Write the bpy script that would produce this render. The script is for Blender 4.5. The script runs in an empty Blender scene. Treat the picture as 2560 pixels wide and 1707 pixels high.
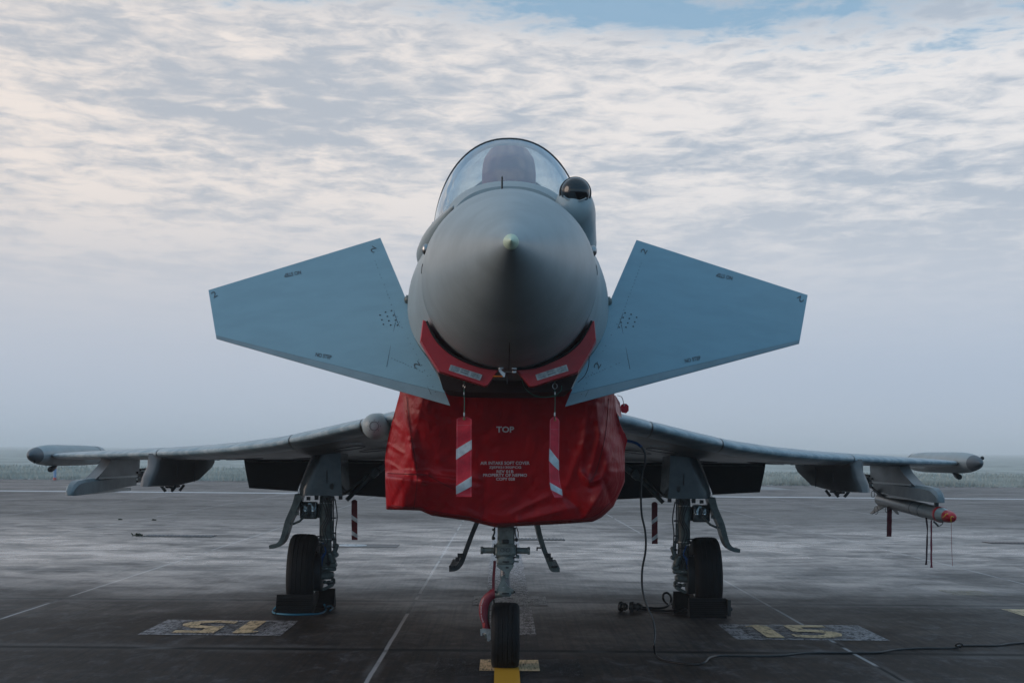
import bpy, math, random
from mathutils import Vector, Matrix, noise as mnoise
R = math.radians
rnd = random.Random(7)
sc = bpy.context.scene
col = sc.collection

# ------------------------------------------------------------------ camera, sky, sun, exposure
F = 3890.0; CX, CZ, CY = -0.03, 1.57, -6.8
cam = bpy.data.cameras.new("camera"); camo = bpy.data.objects.new("camera", cam); col.objects.link(camo)
camo.location = (CX, CY, CZ)
camo.rotation_euler = (Matrix.Rotation(R(90), 4, 'X') @ Matrix.Rotation(R(0.47), 4, 'Z')).to_euler()
cam.sensor_width = 36; cam.lens = F / 2560 * 36
cam.shift_x = 24 / 2560; cam.shift_y = 284.5 / 2560
cam.clip_start = 0.05; cam.clip_end = 5000
sc.camera = camo
sc.view_settings.view_transform = 'Standard'; sc.view_settings.look = 'None'
sc.view_settings.exposure = 0.17; sc.view_settings.gamma = 1.0

SUN_EL, SUN_AZ = R(15), R(-100)      # azimuth from +Y, negative to the left
class N:
    def __init__(s, nt): s.nt = nt; nt.nodes.clear()
    def n(s, t, **k):
        o = s.nt.nodes.new(t)
        for a, v in k.items(): setattr(o, a, v)
        return o
    def l(s, a, b): s.nt.links.new(a, b)
    def put(s, sock, v):
        if hasattr(v, 'is_output') or isinstance(v, bpy.types.NodeSocket): s.l(v, sock)
        else: sock.default_value = v
    def m(s, op, a, b=None, c=None, clamp=False):
        o = s.n('ShaderNodeMath', operation=op, use_clamp=clamp)
        s.put(o.inputs[0], a)
        if b is not None: s.put(o.inputs[1], b)
        if c is not None: s.put(o.inputs[2], c)
        return o.outputs[0]
    def ss(s, v, a, b, lo=0.0, hi=1.0):
        o = s.n('ShaderNodeMapRange', interpolation_type='SMOOTHSTEP')
        s.put(o.inputs[0], v); o.inputs[1].default_value = a; o.inputs[2].default_value = b
        o.inputs[3].default_value = lo; o.inputs[4].default_value = hi
        return o.outputs[0]
    def mix(s, f, a, b, blend='MIX'):
        o = s.n('ShaderNodeMix', data_type='RGBA', blend_type=blend)
        s.put(o.inputs[0], f)
        for i, v in ((6, a), (7, b)):
            if isinstance(v, tuple): v = tuple(v) + (1,) if len(v) == 3 else v
            s.put(o.inputs[i], v)
        return o.outputs[2]
    def noise(s, vec, scale, detail=4, rough=0.5, dist=0.0, dim='3D'):
        o = s.n('ShaderNodeTexNoise', noise_dimensions=dim)
        if vec is not None: s.l(vec, o.inputs['Vector'])
        o.inputs['Scale'].default_value = scale; o.inputs['Detail'].default_value = detail
        o.inputs['Roughness'].default_value = rough; o.inputs['Distortion'].default_value = dist
        return o.outputs[0]
    def map(s, vec, sc_=(1, 1, 1), loc=(0, 0, 0), rot=(0, 0, 0)):
        o = s.n('ShaderNodeMapping'); s.l(vec, o.inputs[0])
        o.inputs[1].default_value = loc; o.inputs[2].default_value = rot; o.inputs[3].default_value = sc_
        return o.outputs[0]

world = bpy.data.worlds.new("World"); sc.world = world; world.use_nodes = True
w = N(world.node_tree)
tc = w.n('ShaderNodeTexCoord').outputs['Generated']
sep = w.n('ShaderNodeSeparateXYZ'); w.l(tc, sep.inputs[0])
dx, dy, dz = sep.outputs
sky = w.n('ShaderNodeTexSky', sky_type='NISHITA'); sky.sun_disc = False
sky.sun_elevation = SUN_EL; sky.sun_rotation = SUN_AZ; sky.air_density = 1.0; sky.dust_density = 0.6; sky.ozone_density = 2.5
den = w.m('ADD', w.m('MAXIMUM', dz, 0.0), 0.10)
comb = w.n('ShaderNodeCombineXYZ')
w.l(w.m('DIVIDE', dx, w.m('POWER', den, 0.55)), comb.inputs[0]); w.l(w.m('MULTIPLY', w.m('LOGARITHM', den, 2.718), -1.0), comb.inputs[1])
cv = comb.outputs[0]
n_big = w.noise(w.map(cv, (1.2, 2.6, 1), (3.1, 1.3, 0), (0, 0, R(8))), 1.3, 3, 0.5)
n_mid = w.noise(w.map(cv, (2.2, 4.6, 1), (7.7, 2.2, 0), (0, 0, R(10))), 2.6, 10, 0.58, 0.25)
n_fin = w.noise(w.map(cv, (2.4, 5.6, 1), (1.2, 9.1, 0), (0, 0, R(-16))), 7.5, 9, 0.62, 0.35)
tex = w.m('ADD', w.m('MULTIPLY', n_mid, 0.46), w.m('MULTIPLY', n_fin, 0.54))
tex = w.m('ADD', tex, w.m('MULTIPLY', w.m('SUBTRACT', n_big, 0.5), 0.45))
light = w.ss(tex, 0.37, 0.61)
contrast = w.ss(dz, 0.085, 0.19)              # cloud detail melts into the mist low down
lightc = w.m('ADD', w.m('MULTIPLY', w.m('SUBTRACT', light, 0.5), w.m('MULTIPLY_ADD', contrast, 0.62, 0.13)), 0.5)
warm = w.ss(dx, 0.34, -0.36)
hi = w.mix(warm, (0.81, 0.785, 0.775), (0.87, 0.775, 0.705))
lo = w.mix(warm, (0.345, 0.42, 0.515), (0.385, 0.43, 0.495))
cloud = w.mix(lightc, lo, hi)
# mist towards the horizon
mist_c = w.mix(warm, (0.41, 0.485, 0.60), (0.46, 0.51, 0.60))
cloud = w.mix(w.ss(dz, 0.17, 0.035), cloud, mist_c)
cloud = w.mix(w.ss(dz, 0.06, 0.0), cloud, (0.425, 0.49, 0.585))
# blue holes above
hole_n = w.m('ADD', w.m('MULTIPLY', n_fin, 0.45), w.m('MULTIPLY', n_mid, 0.55))
holes = w.m('ADD', hole_n, w.m('MULTIPLY', w.m('SUBTRACT', n_big, 0.5), 0.5))
holes = w.m('ADD', holes, w.m('MULTIPLY', w.ss(dx, -0.15, 0.12), 0.10))
thr = w.m('ADD', w.ss(dz, 0.22, 0.285, -0.2, 0.085), w.ss(dz, 0.29, 0.5, 0.0, 0.30))
blue_f = w.ss(w.m('ADD', holes, thr), 0.54, 0.72)
bluesky = w.mix(1.0, sky.outputs[0], (0.085, 0.085, 0.085), 'MULTIPLY')
bluesky = w.mix(0.75, bluesky, (0.19, 0.40, 0.60))
blue_f = w.m('MULTIPLY', blue_f, w.ss(dz, 0.27, 0.6, 0.85, 0.55))
skyc = w.mix(blue_f, cloud, bluesky)
# sky away from the low sun (behind the viewer) is dimmer and bluer
back = w.ss(dy, 0.75, -0.35)
dim = w.mix(back, (1, 1, 1), (0.61, 0.87, 1.03))
skyc = w.mix(1.0, skyc, dim, 'MULTIPLY')
side = w.ss(dx, -0.45, -0.95)
skyc = w.mix(w.m('MULTIPLY', side, 0.35), skyc, (0.95, 0.72, 0.6))
bg = w.n('ShaderNodeBackground'); w.l(skyc, bg.inputs[0]); bg.inputs[1].default_value = 1.0
out = w.n('ShaderNodeOutputWorld'); w.l(bg.outputs[0], out.inputs[0])

sun = bpy.data.lights.new("sun", 'SUN'); suno = bpy.data.objects.new("sun", sun); col.objects.link(suno)
sun.energy = 1.15; sun.angle = R(40); sun.color = (1.0, 0.80, 0.66)
sd = Vector((math.sin(SUN_AZ) * math.cos(SUN_EL), math.cos(SUN_AZ) * math.cos(SUN_EL), math.sin(SUN_EL)))
suno.rotation_euler = (-sd).to_track_quat('-Z', 'Y').to_euler(); suno.location = (-20, 5, 15)
sc.cycles.volume_bounces = 3; sc.cycles.volume_step_rate = 5
sc.cycles.max_bounces = 9; sc.cycles.transparent_max_bounces = 16
sc.cycles.sample_clamp_indirect = 6

# ------------------------------------------------------------------ materials
MATS = {}
def mat(name, color, rough=0.5, metal=0.0, spec=0.5, var=0.0, vscale=3.0, bump=0.0, bscale=20.0, col2=None, stretch=(1, 1, 1), coat=0.0, rvar=0.0):
    m = bpy.data.materials.new(name); m.use_nodes = True
    t = N(m.node_tree)
    p = t.n('ShaderNodeBsdfPrincipled'); o = t.n('ShaderNodeOutputMaterial'); t.l(p.outputs[0], o.inputs[0])
    p.inputs['Base Color'].default_value = (*color, 1); p.inputs['Roughness'].default_value = rough
    p.inputs['Metallic'].default_value = metal; p.inputs['Specular IOR Level'].default_value = spec
    p.inputs['Coat Weight'].default_value = coat; p.inputs['Coat Roughness'].default_value = 0.15
    tcn = t.n('ShaderNodeTexCoord').outputs['Object']
    mv = t.map(tcn, stretch)
    if var > 0:
        c2 = col2 or tuple(c * (1 - var) for c in color)
        f = t.ss(t.noise(mv, vscale, 6, 0.62), 0.35, 0.68)
        t.l(t.mix(f, color, c2), p.inputs['Base Color'])
    if rvar > 0:
        f = t.noise(mv, vscale * 2.3, 5, 0.6)
        t.l(t.m('MULTIPLY_ADD', t.m('SUBTRACT', f, 0.5), rvar, rough, clamp=True), p.inputs['Roughness'])
    if bump > 0:
        b = t.n('ShaderNodeBump'); b.inputs['Strength'].default_value = bump; b.inputs['Distance'].default_value = 0.02
        t.l(t.noise(mv, bscale, 5, 0.6), b.inputs['Height']); t.l(b.outputs[0], p.inputs['Normal'])
    MATS[name] = m; m['p'] = 0
    return m
paint = mat('grey_paint', (0.33, 0.385, 0.40), 0.42, var=0.16, vscale=1.6, bump=0.05, bscale=7, rvar=0.25)
paint_top = mat('canard_paint', (0.175, 0.305, 0.37), 0.50, var=0.08, vscale=3.2, rvar=0.15, stretch=(1, 2.6, 2.6))
paint_le = mat('leading_edge_paint', (0.17, 0.235, 0.265), 0.38, var=0.15, vscale=5, rvar=0.2)
slat_m = mat('slat_paint', (0.16, 0.25, 0.30), 0.36, var=0.3, vscale=3.2, col2=(0.36, 0.43, 0.46), stretch=(1.2, 3, 3), rvar=0.3)
rail_m = mat('launcher_paint', (0.17, 0.21, 0.225), 0.4, var=0.3, vscale=5)
under = mat('shaded_underside_paint', (0.13, 0.122, 0.118), 0.36, var=0.35, vscale=2.0, stretch=(1, 0.35, 1), rvar=0.35)  # aircraft grey darkened: the shade below the wing is put into the colour
radome_m = mat('radome_paint', (0.285, 0.335, 0.35), 0.42, var=0.17, vscale=3.4, bump=0.03, bscale=16, rvar=0.12)
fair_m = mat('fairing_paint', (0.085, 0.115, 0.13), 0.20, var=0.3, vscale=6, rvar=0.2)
flap_shade_m = mat('shaded_flap_paint', (0.020, 0.025, 0.031), 0.7, spec=0.2, var=0.2, vscale=4)  # aircraft grey taken near black, with the flap's shadow painted in
darkpaint = mat('dark_grey_paint', (0.035, 0.042, 0.048), 0.5, var=0.3, vscale=4)
pod_nose = mat('pod_radome', (0.09, 0.11, 0.125), 0.45)
nose_gear_m = mat('nose_gear_paint', (0.20, 0.235, 0.225), 0.42, var=0.45, vscale=22, rvar=0.3)
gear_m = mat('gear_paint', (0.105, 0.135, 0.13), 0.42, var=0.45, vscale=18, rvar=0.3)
steel = mat('steel', (0.42, 0.42, 0.42), 0.28, metal=1.0, var=0.3, vscale=30)
chrome = mat('chrome', (0.8, 0.8, 0.82), 0.06, metal=1.0)
alu = mat('aluminium_plate', (0.46, 0.47, 0.47), 0.38, metal=0.7, var=0.35, vscale=60)
black = mat('black_fittings', (0.012, 0.013, 0.014), 0.5)
rubber = mat('tyre_rubber', (0.0065, 0.0065, 0.0075), 0.66, spec=0.22, var=0.3, vscale=14, bump=0.15, bscale=60)
seal = mat('rubber_seal', (0.008, 0.008, 0.008), 0.6)
chock_m = mat('chock_rubber', (0.008, 0.008, 0.009), 0.8, spec=0.2, bump=0.2, bscale=50, var=0.4, vscale=10)
red_hard = mat('red_gloss_paint', (0.52, 0.008, 0.018), 0.36, var=0.2, vscale=8, rvar=0.2)
red_web = mat('red_ribbon', (0.72, 0.025, 0.05), 0.75, var=0.22, vscale=16, bump=0.25, bscale=45)
dark_web = mat('dark_red_ribbon', (0.13, 0.008, 0.016), 0.75, var=0.3, vscale=16)
reflect = mat('reflective_tape', (0.62, 0.66, 0.68), 0.4, var=0.3, vscale=20)
white_txt = mat('white_lettering', (0.60, 0.56, 0.58), 0.6)
dark_txt = mat('dark_lettering', (0.05, 0.065, 0.075), 0.6)
sleeve_m = mat('red_sleeve', (0.20, 0.008, 0.022), 0.45, var=0.2, vscale=20, bump=0.15, bscale=30)
yellow = mat('yellow_cord', (0.75, 0.5, 0.02), 0.5)
orange = mat('orange_strap', (0.65, 0.16, 0.01), 0.5)
blue_rope = mat('blue_rope', (0.02, 0.14, 0.22), 0.6)
blue_hose = mat('blue_hose', (0.01, 0.09, 0.30), 0.4)
green_cord = mat('green_cord', (0.02, 0.16, 0.12), 0.5)
cable_m = mat('black_cable', (0.008, 0.008, 0.009), 0.4)
cap_m = mat('pale_green_metal', (0.56, 0.66, 0.50), 0.40, var=0.15, vscale=40)
seatred = mat('seat_cover_cloth', (0.20, 0.035, 0.06), 0.9, var=0.2, vscale=9)
cockpit_m = mat('cockpit_black', (0.02, 0.025, 0.03), 0.7)
lens_m = mat('black_dome_glass', (0.003, 0.003, 0.004), 0.05, spec=0.6, coat=0.25)
lamp_m = mat('lamp_glass', (0.22, 0.26, 0.28), 0.12, metal=0.6, var=0.7, vscale=28)
missile_m = mat('missile_grey', (0.18, 0.20, 0.195), 0.32, var=0.2, vscale=9, rvar=0.2)
missile_nose = mat('missile_nose_grey', (0.27, 0.34, 0.34), 0.35)
sleeper_m = mat('marker_blue', (0.20, 0.33, 0.52), 0.6)
marker_red = mat('marker_red', (0.55, 0.08, 0.07), 0.6)
iron = mat('cast_iron', (0.035, 0.035, 0.037), 0.55, var=0.4, vscale=20)
weed_m = mat('weed_green', (0.07, 0.085, 0.05), 0.8, var=0.4, vscale=30)
hole_m = mat('manhole_paint', (0.55, 0.55, 0.55), 0.6, var=0.3, vscale=9)

# red tarpaulin
tarp = bpy.data.materials.new('red_tarpaulin'); tarp.use_nodes = True
t = N(tarp.node_tree)
p = t.n('ShaderNodeBsdfPrincipled'); o = t.n('ShaderNodeOutputMaterial'); t.l(p.outputs[0], o.inputs[0])
ob = t.n('ShaderNodeTexCoord').outputs['Object']
f = t.ss(t.noise(ob, 3.2, 6, 0.65), 0.35, 0.7)
t.l(t.mix(f, (0.43, 0.0042, 0.011), (0.31, 0.0035, 0.009)), p.inputs['Base Color'])
t.l(t.m('MULTIPLY_ADD', t.noise(ob, 9, 5, 0.6), 0.30, 0.24), p.inputs['Roughness'])
p.inputs['Specular IOR Level'].default_value = 0.34
nn = t.m('ADD', t.m('MULTIPLY', t.noise(t.map(ob, (1, 1, 0.6), rot=(0, R(24), 0)), 7, 6, 0.55, 1.2), 1.0),
         t.m('MULTIPLY', t.noise(ob, 38, 3, 0.5), 0.12))
b = t.n('ShaderNodeBump'); b.inputs['Strength'].default_value = 0.32; b.inputs['Distance'].default_value = 0.045
t.l(nn, b.inputs['Height']); t.l(b.outputs[0], p.inputs['Normal'])

# canopy glass
glass = bpy.data.materials.new('canopy_glass'); glass.use_nodes = True
t = N(glass.node_tree)
o = t.n('ShaderNodeOutputMaterial'); tr = t.n('ShaderNodeBsdfTransparent'); gl = t.n('ShaderNodeBsdfGlossy')
tr.inputs[0].default_value = (0.80, 0.90, 0.95, 1); gl.inputs['Roughness'].default_value = 0.04; gl.inputs[0].default_value = (0.85, 0.93, 1, 1)
fr = t.n('ShaderNodeLayerWeight'); fr.inputs[0].default_value = 0.5; frs = t.m('MULTIPLY_ADD', t.m('POWER', fr.outputs['Facing'], 4.6), 0.80, 0.20)
ms = t.n('ShaderNodeMixShader'); t.l(frs, ms.inputs[0]); t.l(tr.outputs[0], ms.inputs[1]); t.l(gl.outputs[0], ms.inputs[2]); t.l(ms.outputs[0], o.inputs[0])

# worn painted marks
def worn(name, color, cover, color2=None, scale=9):
    m = bpy.data.materials.new(name); m.use_nodes = True; t = N(m.node_tree)
    o = t.n('ShaderNodeOutputMaterial'); p = t.n('ShaderNodeBsdfPrincipled'); tr = t.n('ShaderNodeBsdfTransparent')
    ob = t.n('ShaderNodeTexCoord').outputs['Object']
    a = t.noise(t.map(ob, (1.0, 0.5, 1)), scale, 8, 0.75); b_ = t.noise(t.map(ob, (16, 1.2, 1)), 5, 3, 0.6); c_ = t.noise(t.map(ob, (1.2, 14, 1)), 5, 3, 0.6)
    s = t.m('ADD', t.m('MULTIPLY', a, 0.5), t.m('ADD', t.m('MULTIPLY', b_, 0.28), t.m('MULTIPLY', c_, 0.22)))
    fac = t.ss(s, 0.62 - 0.27 * cover, 0.72 - 0.27 * cover, 1.0, 0.0)
    fac = t.ss(s, 0.40 + 0.18 * (cover - .5), 0.56 + 0.18 * (cover - .5), 1.0, 0.12)
    p.inputs['Base Color'].default_value = (*color, 1); p.inputs['Roughness'].default_value = 0.55; p.inputs['Specular IOR Level'].default_value = 0.35
    if color2: t.l(t.mix(t.ss(t.noise(ob, 4, 5, 0.6), 0.4, 0.65), color, color2), p.inputs['Base Color'])
    ms = t.n('ShaderNodeMixShader'); t.l(fac, ms.inputs[0]); t.l(tr.outputs[0], ms.inputs[1]); t.l(p.outputs[0], ms.inputs[2]); t.l(ms.outputs[0], o.inputs[0])
    return m
mark_white = worn('worn_white_marking', (0.40, 0.39, 0.40), 0.75)
mark_pale = worn('worn_pale_marking', (0.40, 0.385, 0.40), 0.60, scale=16)
mark_black = worn('worn_black_marking', (0.014, 0.014, 0.018), 0.35)
mark_shoulder = worn('worn_shoulder_marking', (0.05, 0.052, 0.065), 0.0)
mark_cream = worn('worn_cream_marking', (0.66, 0.46, 0.25), 0.80)
mark_panel = worn('worn_panel_marking', (0.25, 0.24, 0.25), 0.72, scale=14)
mark_yellow = worn('yellow_marking', (0.50, 0.26, 0.012), 1.4)
mark_line = worn('far_white_line', (0.62, 0.61, 0.62), 1.2)
# ------------------------------------------------------------------ mesh helpers
ORG = {}
SPLIT = {'torque_link', 'fastener', 'rivet', 'access_panel', 'panel_handle', 'launch_lug', 'lifting_hole', 'sway_brace', 'hydraulic_line', 'brake_hose', 'leg_clamp', 'door_latch', 'link_slot', 'end_cap', 'rail_connector', 'safety_wire', 'joint_band', 'pylon_panel', 'rail_track', 'yellow_cord', 'hydraulic_fitting', 'tow_lug', 'fairing_slot', 'air_data_probe', 'cap_ring', 'crimp', 'lanyard', 'cord', 'axle_fork', 'metal_plate', 'door_link', 'latch', 'plug', 'light_housing', 'side_brace_x', 'upper_torque_link', 'lower_torque_link'}
class MB:
    def __init__(s): s.v = []; s.f = []
    def add(s, vs, fs):
        b = len(s.v); s.v += [tuple(x) for x in vs]; s.f += [tuple(i + b for i in f) for f in fs]; return s
    def box(s, c, d, rot=None, bev=0.0):
        hx, hy, hz = d[0] / 2, d[1] / 2, d[2] / 2
        if bev <= 0:
            vs = [(x, y, z) for x in (-hx, hx) for y in (-hy, hy) for z in (-hz, hz)]
            fs = [(0, 1, 3, 2), (4, 6, 7, 5), (0, 4, 5, 1), (2, 3, 7, 6), (0, 2, 6, 4), (1, 5, 7, 3)]
        else:
            b = min(bev, hx * .9, hy * .9, hz * .9); vs = []; fs = []
            n = 16; ring = []
            pts = [(hx, hz - b), (hx - b, hz), (-hx + b, hz), (-hx, hz - b), (-hx, -hz + b), (-hx + b, -hz), (hx - b, -hz), (hx, -hz + b)]
            ins = [(x * (1 - b / hx), z * (1 - b / hz)) for x, z in pts]
            rings = [[(x, -hy, z) for x, z in ins], [(x, -hy + b, z) for x, z in pts], [(x, hy - b, z) for x, z in pts], [(x, hy, z) for x, z in ins]]
            for r in rings: vs += r
            for k in range(3):
                for i in range(8):
                    j = (i + 1) % 8; fs.append((k * 8 + i, k * 8 + j, k * 8 + 8 + j, k * 8 + 8 + i))
            fs.append(tuple(range(7, -1, -1))); fs.append(tuple(range(24, 32)))
        if rot is not None: vs = [rot @ Vector(x) for x in vs]
        return s.add([(x[0] + c[0], x[1] + c[1], x[2] + c[2]) for x in vs], fs)
    def loft(s, rings, closed=True, cap=True):
        n = len(rings[0]); vs = [p_ for r in rings for p_ in r]; fs = []
        for k in range(len(rings) - 1):
            for i in range(n if closed else n - 1):
                j = (i + 1) % n; fs.append((k * n + i, k * n + j, (k + 1) * n + j, (k + 1) * n + i))
        if cap and closed:
            fs.append(tuple(range(n - 1, -1, -1))); fs.append(tuple(range((len(rings) - 1) * n, len(rings) * n)))
        return s.add(vs, fs)
    def tube(s, pts, r, n=8, caps=True):
        pts = [Vector(q) for q in pts]; rs = r if isinstance(r, (list, tuple)) else [r] * len(pts)
        rings = []; up = None
        for i, q in enumerate(pts):
            d = (pts[min(i + 1, len(pts) - 1)] - pts[max(i - 1, 0)])
            if d.length < 1e-9: d = Vector((0, 0, 1))
            d.normalize()
            if up is None: up = d.orthogonal().normalized()
            up = (up - d * up.dot(d))
            up = up.normalized() if up.length > 1e-6 else d.orthogonal().normalized()
            sd_ = d.cross(up)
            rings.append([q + (up * math.cos(a) + sd_ * math.sin(a)) * rs[i] for a in (2 * math.pi * k / n for k in range(n))])
        return s.loft(rings, True, caps)
    def cyl(s, a, b, r0, r1=None, n=20): return s.tube([a, b], [r0, r0 if r1 is None else r1], n)
    def lathe(s, prof, c=(0, 0, 0), axis='Y', n=40, sx=1, sz=1, cap=True):
        rings = []
        for t_, r in prof:
            ring = []
            for k in range(n):
                a = 2 * math.pi * k / n; u, v = r * math.cos(a) * sx, r * math.sin(a) * sz
                if axis == 'Y': ring.append((c[0] + u, c[1] + t_, c[2] + v))
                elif axis == 'X': ring.append((c[0] + t_, c[1] + u, c[2] + v))
                else: ring.append((c[0] + u, c[1] + v, c[2] + t_))
            rings.append(ring)
        return s.loft(rings, True, cap)
    def ball(s, c, r, n=24, sx=1, sy=1, sz=1):
        return s.lathe([(-r * math.cos(math.pi * k / n) * sy, max(r * math.sin(math.pi * k / n), 1e-4)) for k in range(n + 1)], c, 'Y', n * 2 if n < 20 else n, sx, sz)
    def prism_y(s, poly, y0, y1):      # poly of (x,z)
        n = len(poly); vs = [(x, y0, z) for x, z in poly] + [(x, y1, z) for x, z in poly]
        fs = [(i, (i + 1) % n, n + (i + 1) % n, n + i) for i in range(n)] + [tuple(range(n - 1, -1, -1)), tuple(range(n, 2 * n))]
        return s.add(vs, fs)
    def prism_x(s, poly, x0, x1):      # poly of (y,z)
        n = len(poly); vs = [(x0, y, z) for y, z in poly] + [(x1, y, z) for y, z in poly]
        fs = [(i, (i + 1) % n, n + (i + 1) % n, n + i) for i in range(n)] + [tuple(range(n - 1, -1, -1)), tuple(range(n, 2 * n))]
        return s.add(vs, fs)
    def grid(s, fn, nu, nv):
        vs = [fn(i / nu, j / nv) for j in range(nv + 1) for i in range(nu + 1)]
        fs = [(j * (nu + 1) + i, j * (nu + 1) + i + 1, (j + 1) * (nu + 1) + i + 1, (j + 1) * (nu + 1) + i) for j in range(nv) for i in range(nu)]
        return s.add(vs, fs)
    def pieces(s):
        par = list(range(len(s.v)))
        def find(a):
            while par[a] != a: par[a] = par[par[a]]; a = par[a]
            return a
        for f in s.f:
            r = find(f[0])
            for i in f[1:]: par[find(i)] = r
        out_ = {}
        for f in s.f: out_.setdefault(find(f[0]), []).append(f)
        res = []
        for fs in out_.values():
            ids = sorted({i for f in fs for i in f}); mp = {a: b for b, a in enumerate(ids)}
            m_ = MB(); m_.v = [s.v[i] for i in ids]; m_.f = [tuple(mp[i] for i in f) for f in fs]; res.append(m_)
        return res
    def build(s, name, m, parent=None, smooth=True, angle=38, origin=None, fix=True):
        if name in SPLIT:
            ps = s.pieces()
            if len(ps) > 1: return [q.build1(name, m, parent, smooth, angle, origin, fix) for q in ps][0]
        return s.build1(name, m, parent, smooth, angle, origin, fix)
    def build1(s, name, m, parent=None, smooth=True, angle=38, origin=None, fix=True):
        me = bpy.data.meshes.new(name)
        og = Vector(ORG[parent.name]) if parent else Vector(origin or (0, 0, 0))
        me.from_pydata([tuple(Vector(q) - og) for q in s.v], [], s.f); me.materials.append(m)
        if fix:
            import bmesh
            bm = bmesh.new(); bm.from_mesh(me); bmesh.ops.recalc_face_normals(bm, faces=bm.faces); bm.to_mesh(me); bm.free()
        if smooth:
            me.shade_smooth(); me.set_sharp_from_angle(angle=R(angle))
        o = bpy.data.objects.new(name, me); col.objects.link(o)
        if parent: o.parent = parent
        else: o.location = og
        ORG[o.name] = tuple(og)
        return o
def tag(o, label=None, cat=None, group=None, kind=None):
    if label: o['label'] = label
    if cat: o['category'] = cat
    if group: o['group'] = group
    if kind: o['kind'] = kind
    return o
def empty(name, loc, label, cat, group=None):
    o = bpy.data.objects.new(name, None); col.objects.link(o); o.location = loc; ORG[o.name] = tuple(loc)
    return tag(o, label, cat, group)
ROLL = 0.0082
def Q(x, y, D):
    """point seen at (x, y) of the 2352-wide view when it stands D metres from the lens plane"""
    a, b_ = x * 1.08844 - 1256, y * 1.08844 - 1138
    a, b_ = a + ROLL * b_, b_ - ROLL * a
    return Vector((CX + a * D / F, D + CY, CZ - b_ * D / F))
def G(x, y, z=0.0):
    """point of the ground seen at (x, y)"""
    a, b_ = x * 1.08844 - 1256, y * 1.08844 - 1138
    a, b_ = a + ROLL * b_, b_ - ROLL * a
    D = (CZ - z) * F / b_
    return Vector((CX + a * D / F, D + CY, z))
def lerp(a, b_, t_): return a + (b_ - a) * t_
def interp(tab, x):
    if x <= tab[0][0]: return tab[0][1:] if len(tab[0]) > 2 else tab[0][1]
    for a, b_ in zip(tab, tab[1:]):
        if x <= b_[0]:
            k = (x - a[0]) / (b_[0] - a[0])
            r = [lerp(p_, q_, k) for p_, q_ in zip(a[1:], b_[1:])]
            return r if len(r) > 1 else r[0]
    return tab[-1][1:] if len(tab[-1]) > 2 else tab[-1][1]
def smooth_pts(pts, sub=6):
    pts = [Vector(q) for q in pts]; out_ = []
    for i in range(len(pts) - 1):
        p0, p1, p2, p3 = pts[max(i - 1, 0)], pts[i], pts[i + 1], pts[min(i + 2, len(pts) - 1)]
        for k in range(sub):
            t_ = k / sub
            out_.append(0.5 * ((2 * p1) + (p2 - p0) * t_ + (2 * p0 - 5 * p1 + 4 * p2 - p3) * t_ ** 2 + (3 * p1 - p0 - 3 * p2 + p3) * t_ ** 3))
    return out_ + [pts[-1]]
def text2d(s, width=None, height=None, bold=0.0):
    cu = bpy.data.curves.new('t', 'FONT'); cu.body = s; cu.align_x = 'CENTER'; cu.align_y = 'CENTER'; cu.offset = bold; cu.resolution_u = 3
    o = bpy.data.objects.new('t', cu); me = bpy.data.meshes.new_from_object(o)
    vs = [(v.co.x, v.co.y) for v in me.vertices]; fs = [tuple(p_.vertices) for p_ in me.polygons]
    bpy.data.objects.remove(o); bpy.data.curves.remove(cu); bpy.data.meshes.remove(me)
    x0, x1 = min(v[0] for v in vs), max(v[0] for v in vs); y0, y1 = min(v[1] for v in vs), max(v[1] for v in vs)
    sx = width / (x1 - x0) if width else height / (y1 - y0); sy = height / (y1 - y0) if height else sx
    return [((v[0] - (x0 + x1) / 2) * sx, (v[1] - (y0 + y1) / 2) * sy) for v in vs], fs
def rot2(v, deg): c, s_ = math.cos(R(deg)), math.sin(R(deg)); return (v[0] * c - v[1] * s_, v[0] * s_ + v[1] * c)

# ------------------------------------------------------------------ ground
EDGE = 88.0 + CY
slab_mat = bpy.data.materials.new('wet_concrete'); slab_mat.use_nodes = True
t = N(slab_mat.node_tree)
p = t.n('ShaderNodeBsdfPrincipled'); o = t.n('ShaderNodeOutputMaterial'); t.l(p.outputs[0], o.inputs[0])
ob = t.n('ShaderNodeTexCoord').outputs['Object']
sp = t.n('ShaderNodeSeparateXYZ'); t.l(ob, sp.inputs[0]); gx, gy = sp.outputs[0], sp.outputs[1]
wob = t.m('MULTIPLY', t.m('SUBTRACT', t.noise(ob, 1.3, 3, 0.5), 0.5), 0.02)
SX, SY = 3.77, 4.15
ux = t.m('DIVIDE', t.m('ADD', t.m('ADD', gx, 0.955), wob), SX); uy = t.m('DIVIDE', t.m('ADD', t.m('SUBTRACT', gy, 5.72), wob), SY)
def joint(u, size, w_):
    fr_ = t.m('ABSOLUTE', t.m('SUBTRACT', t.m('FRACT', t.m('ADD', u, 0.5)), 0.5))
    return t.ss(t.m('MULTIPLY', fr_, size), w_ * 0.5, w_, 1.0, 0.0)
jx = joint(ux, SX, 0.021); jy = joint(uy, SY, 0.095)
halo = t.m('MAXIMUM', joint(ux, SX, 0.08), joint(uy, SY, 0.35))
cell = t.n('ShaderNodeCombineXYZ'); t.l(t.m('FLOOR', ux), cell.inputs[0]); t.l(t.m('FLOOR', uy), cell.inputs[1])
wn = t.n('ShaderNodeTexWhiteNoise', noise_dimensions='2D'); t.l(cell.outputs[0], wn.inputs['Vector'])
big = t.noise(t.map(ob, (0.17, 0.22, 1), rot=(0, 0, R(8))), 1.0, 6, 0.62, 0.4)
mid_ = t.noise(t.map(ob, (1.0, 1.0, 1), rot=(0, 0, R(11))), 1.0, 10, 0.72, 0.5)
fine = t.noise(t.map(ob, (11, 3.2, 1)), 1.6, 6, 0.72)
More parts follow.
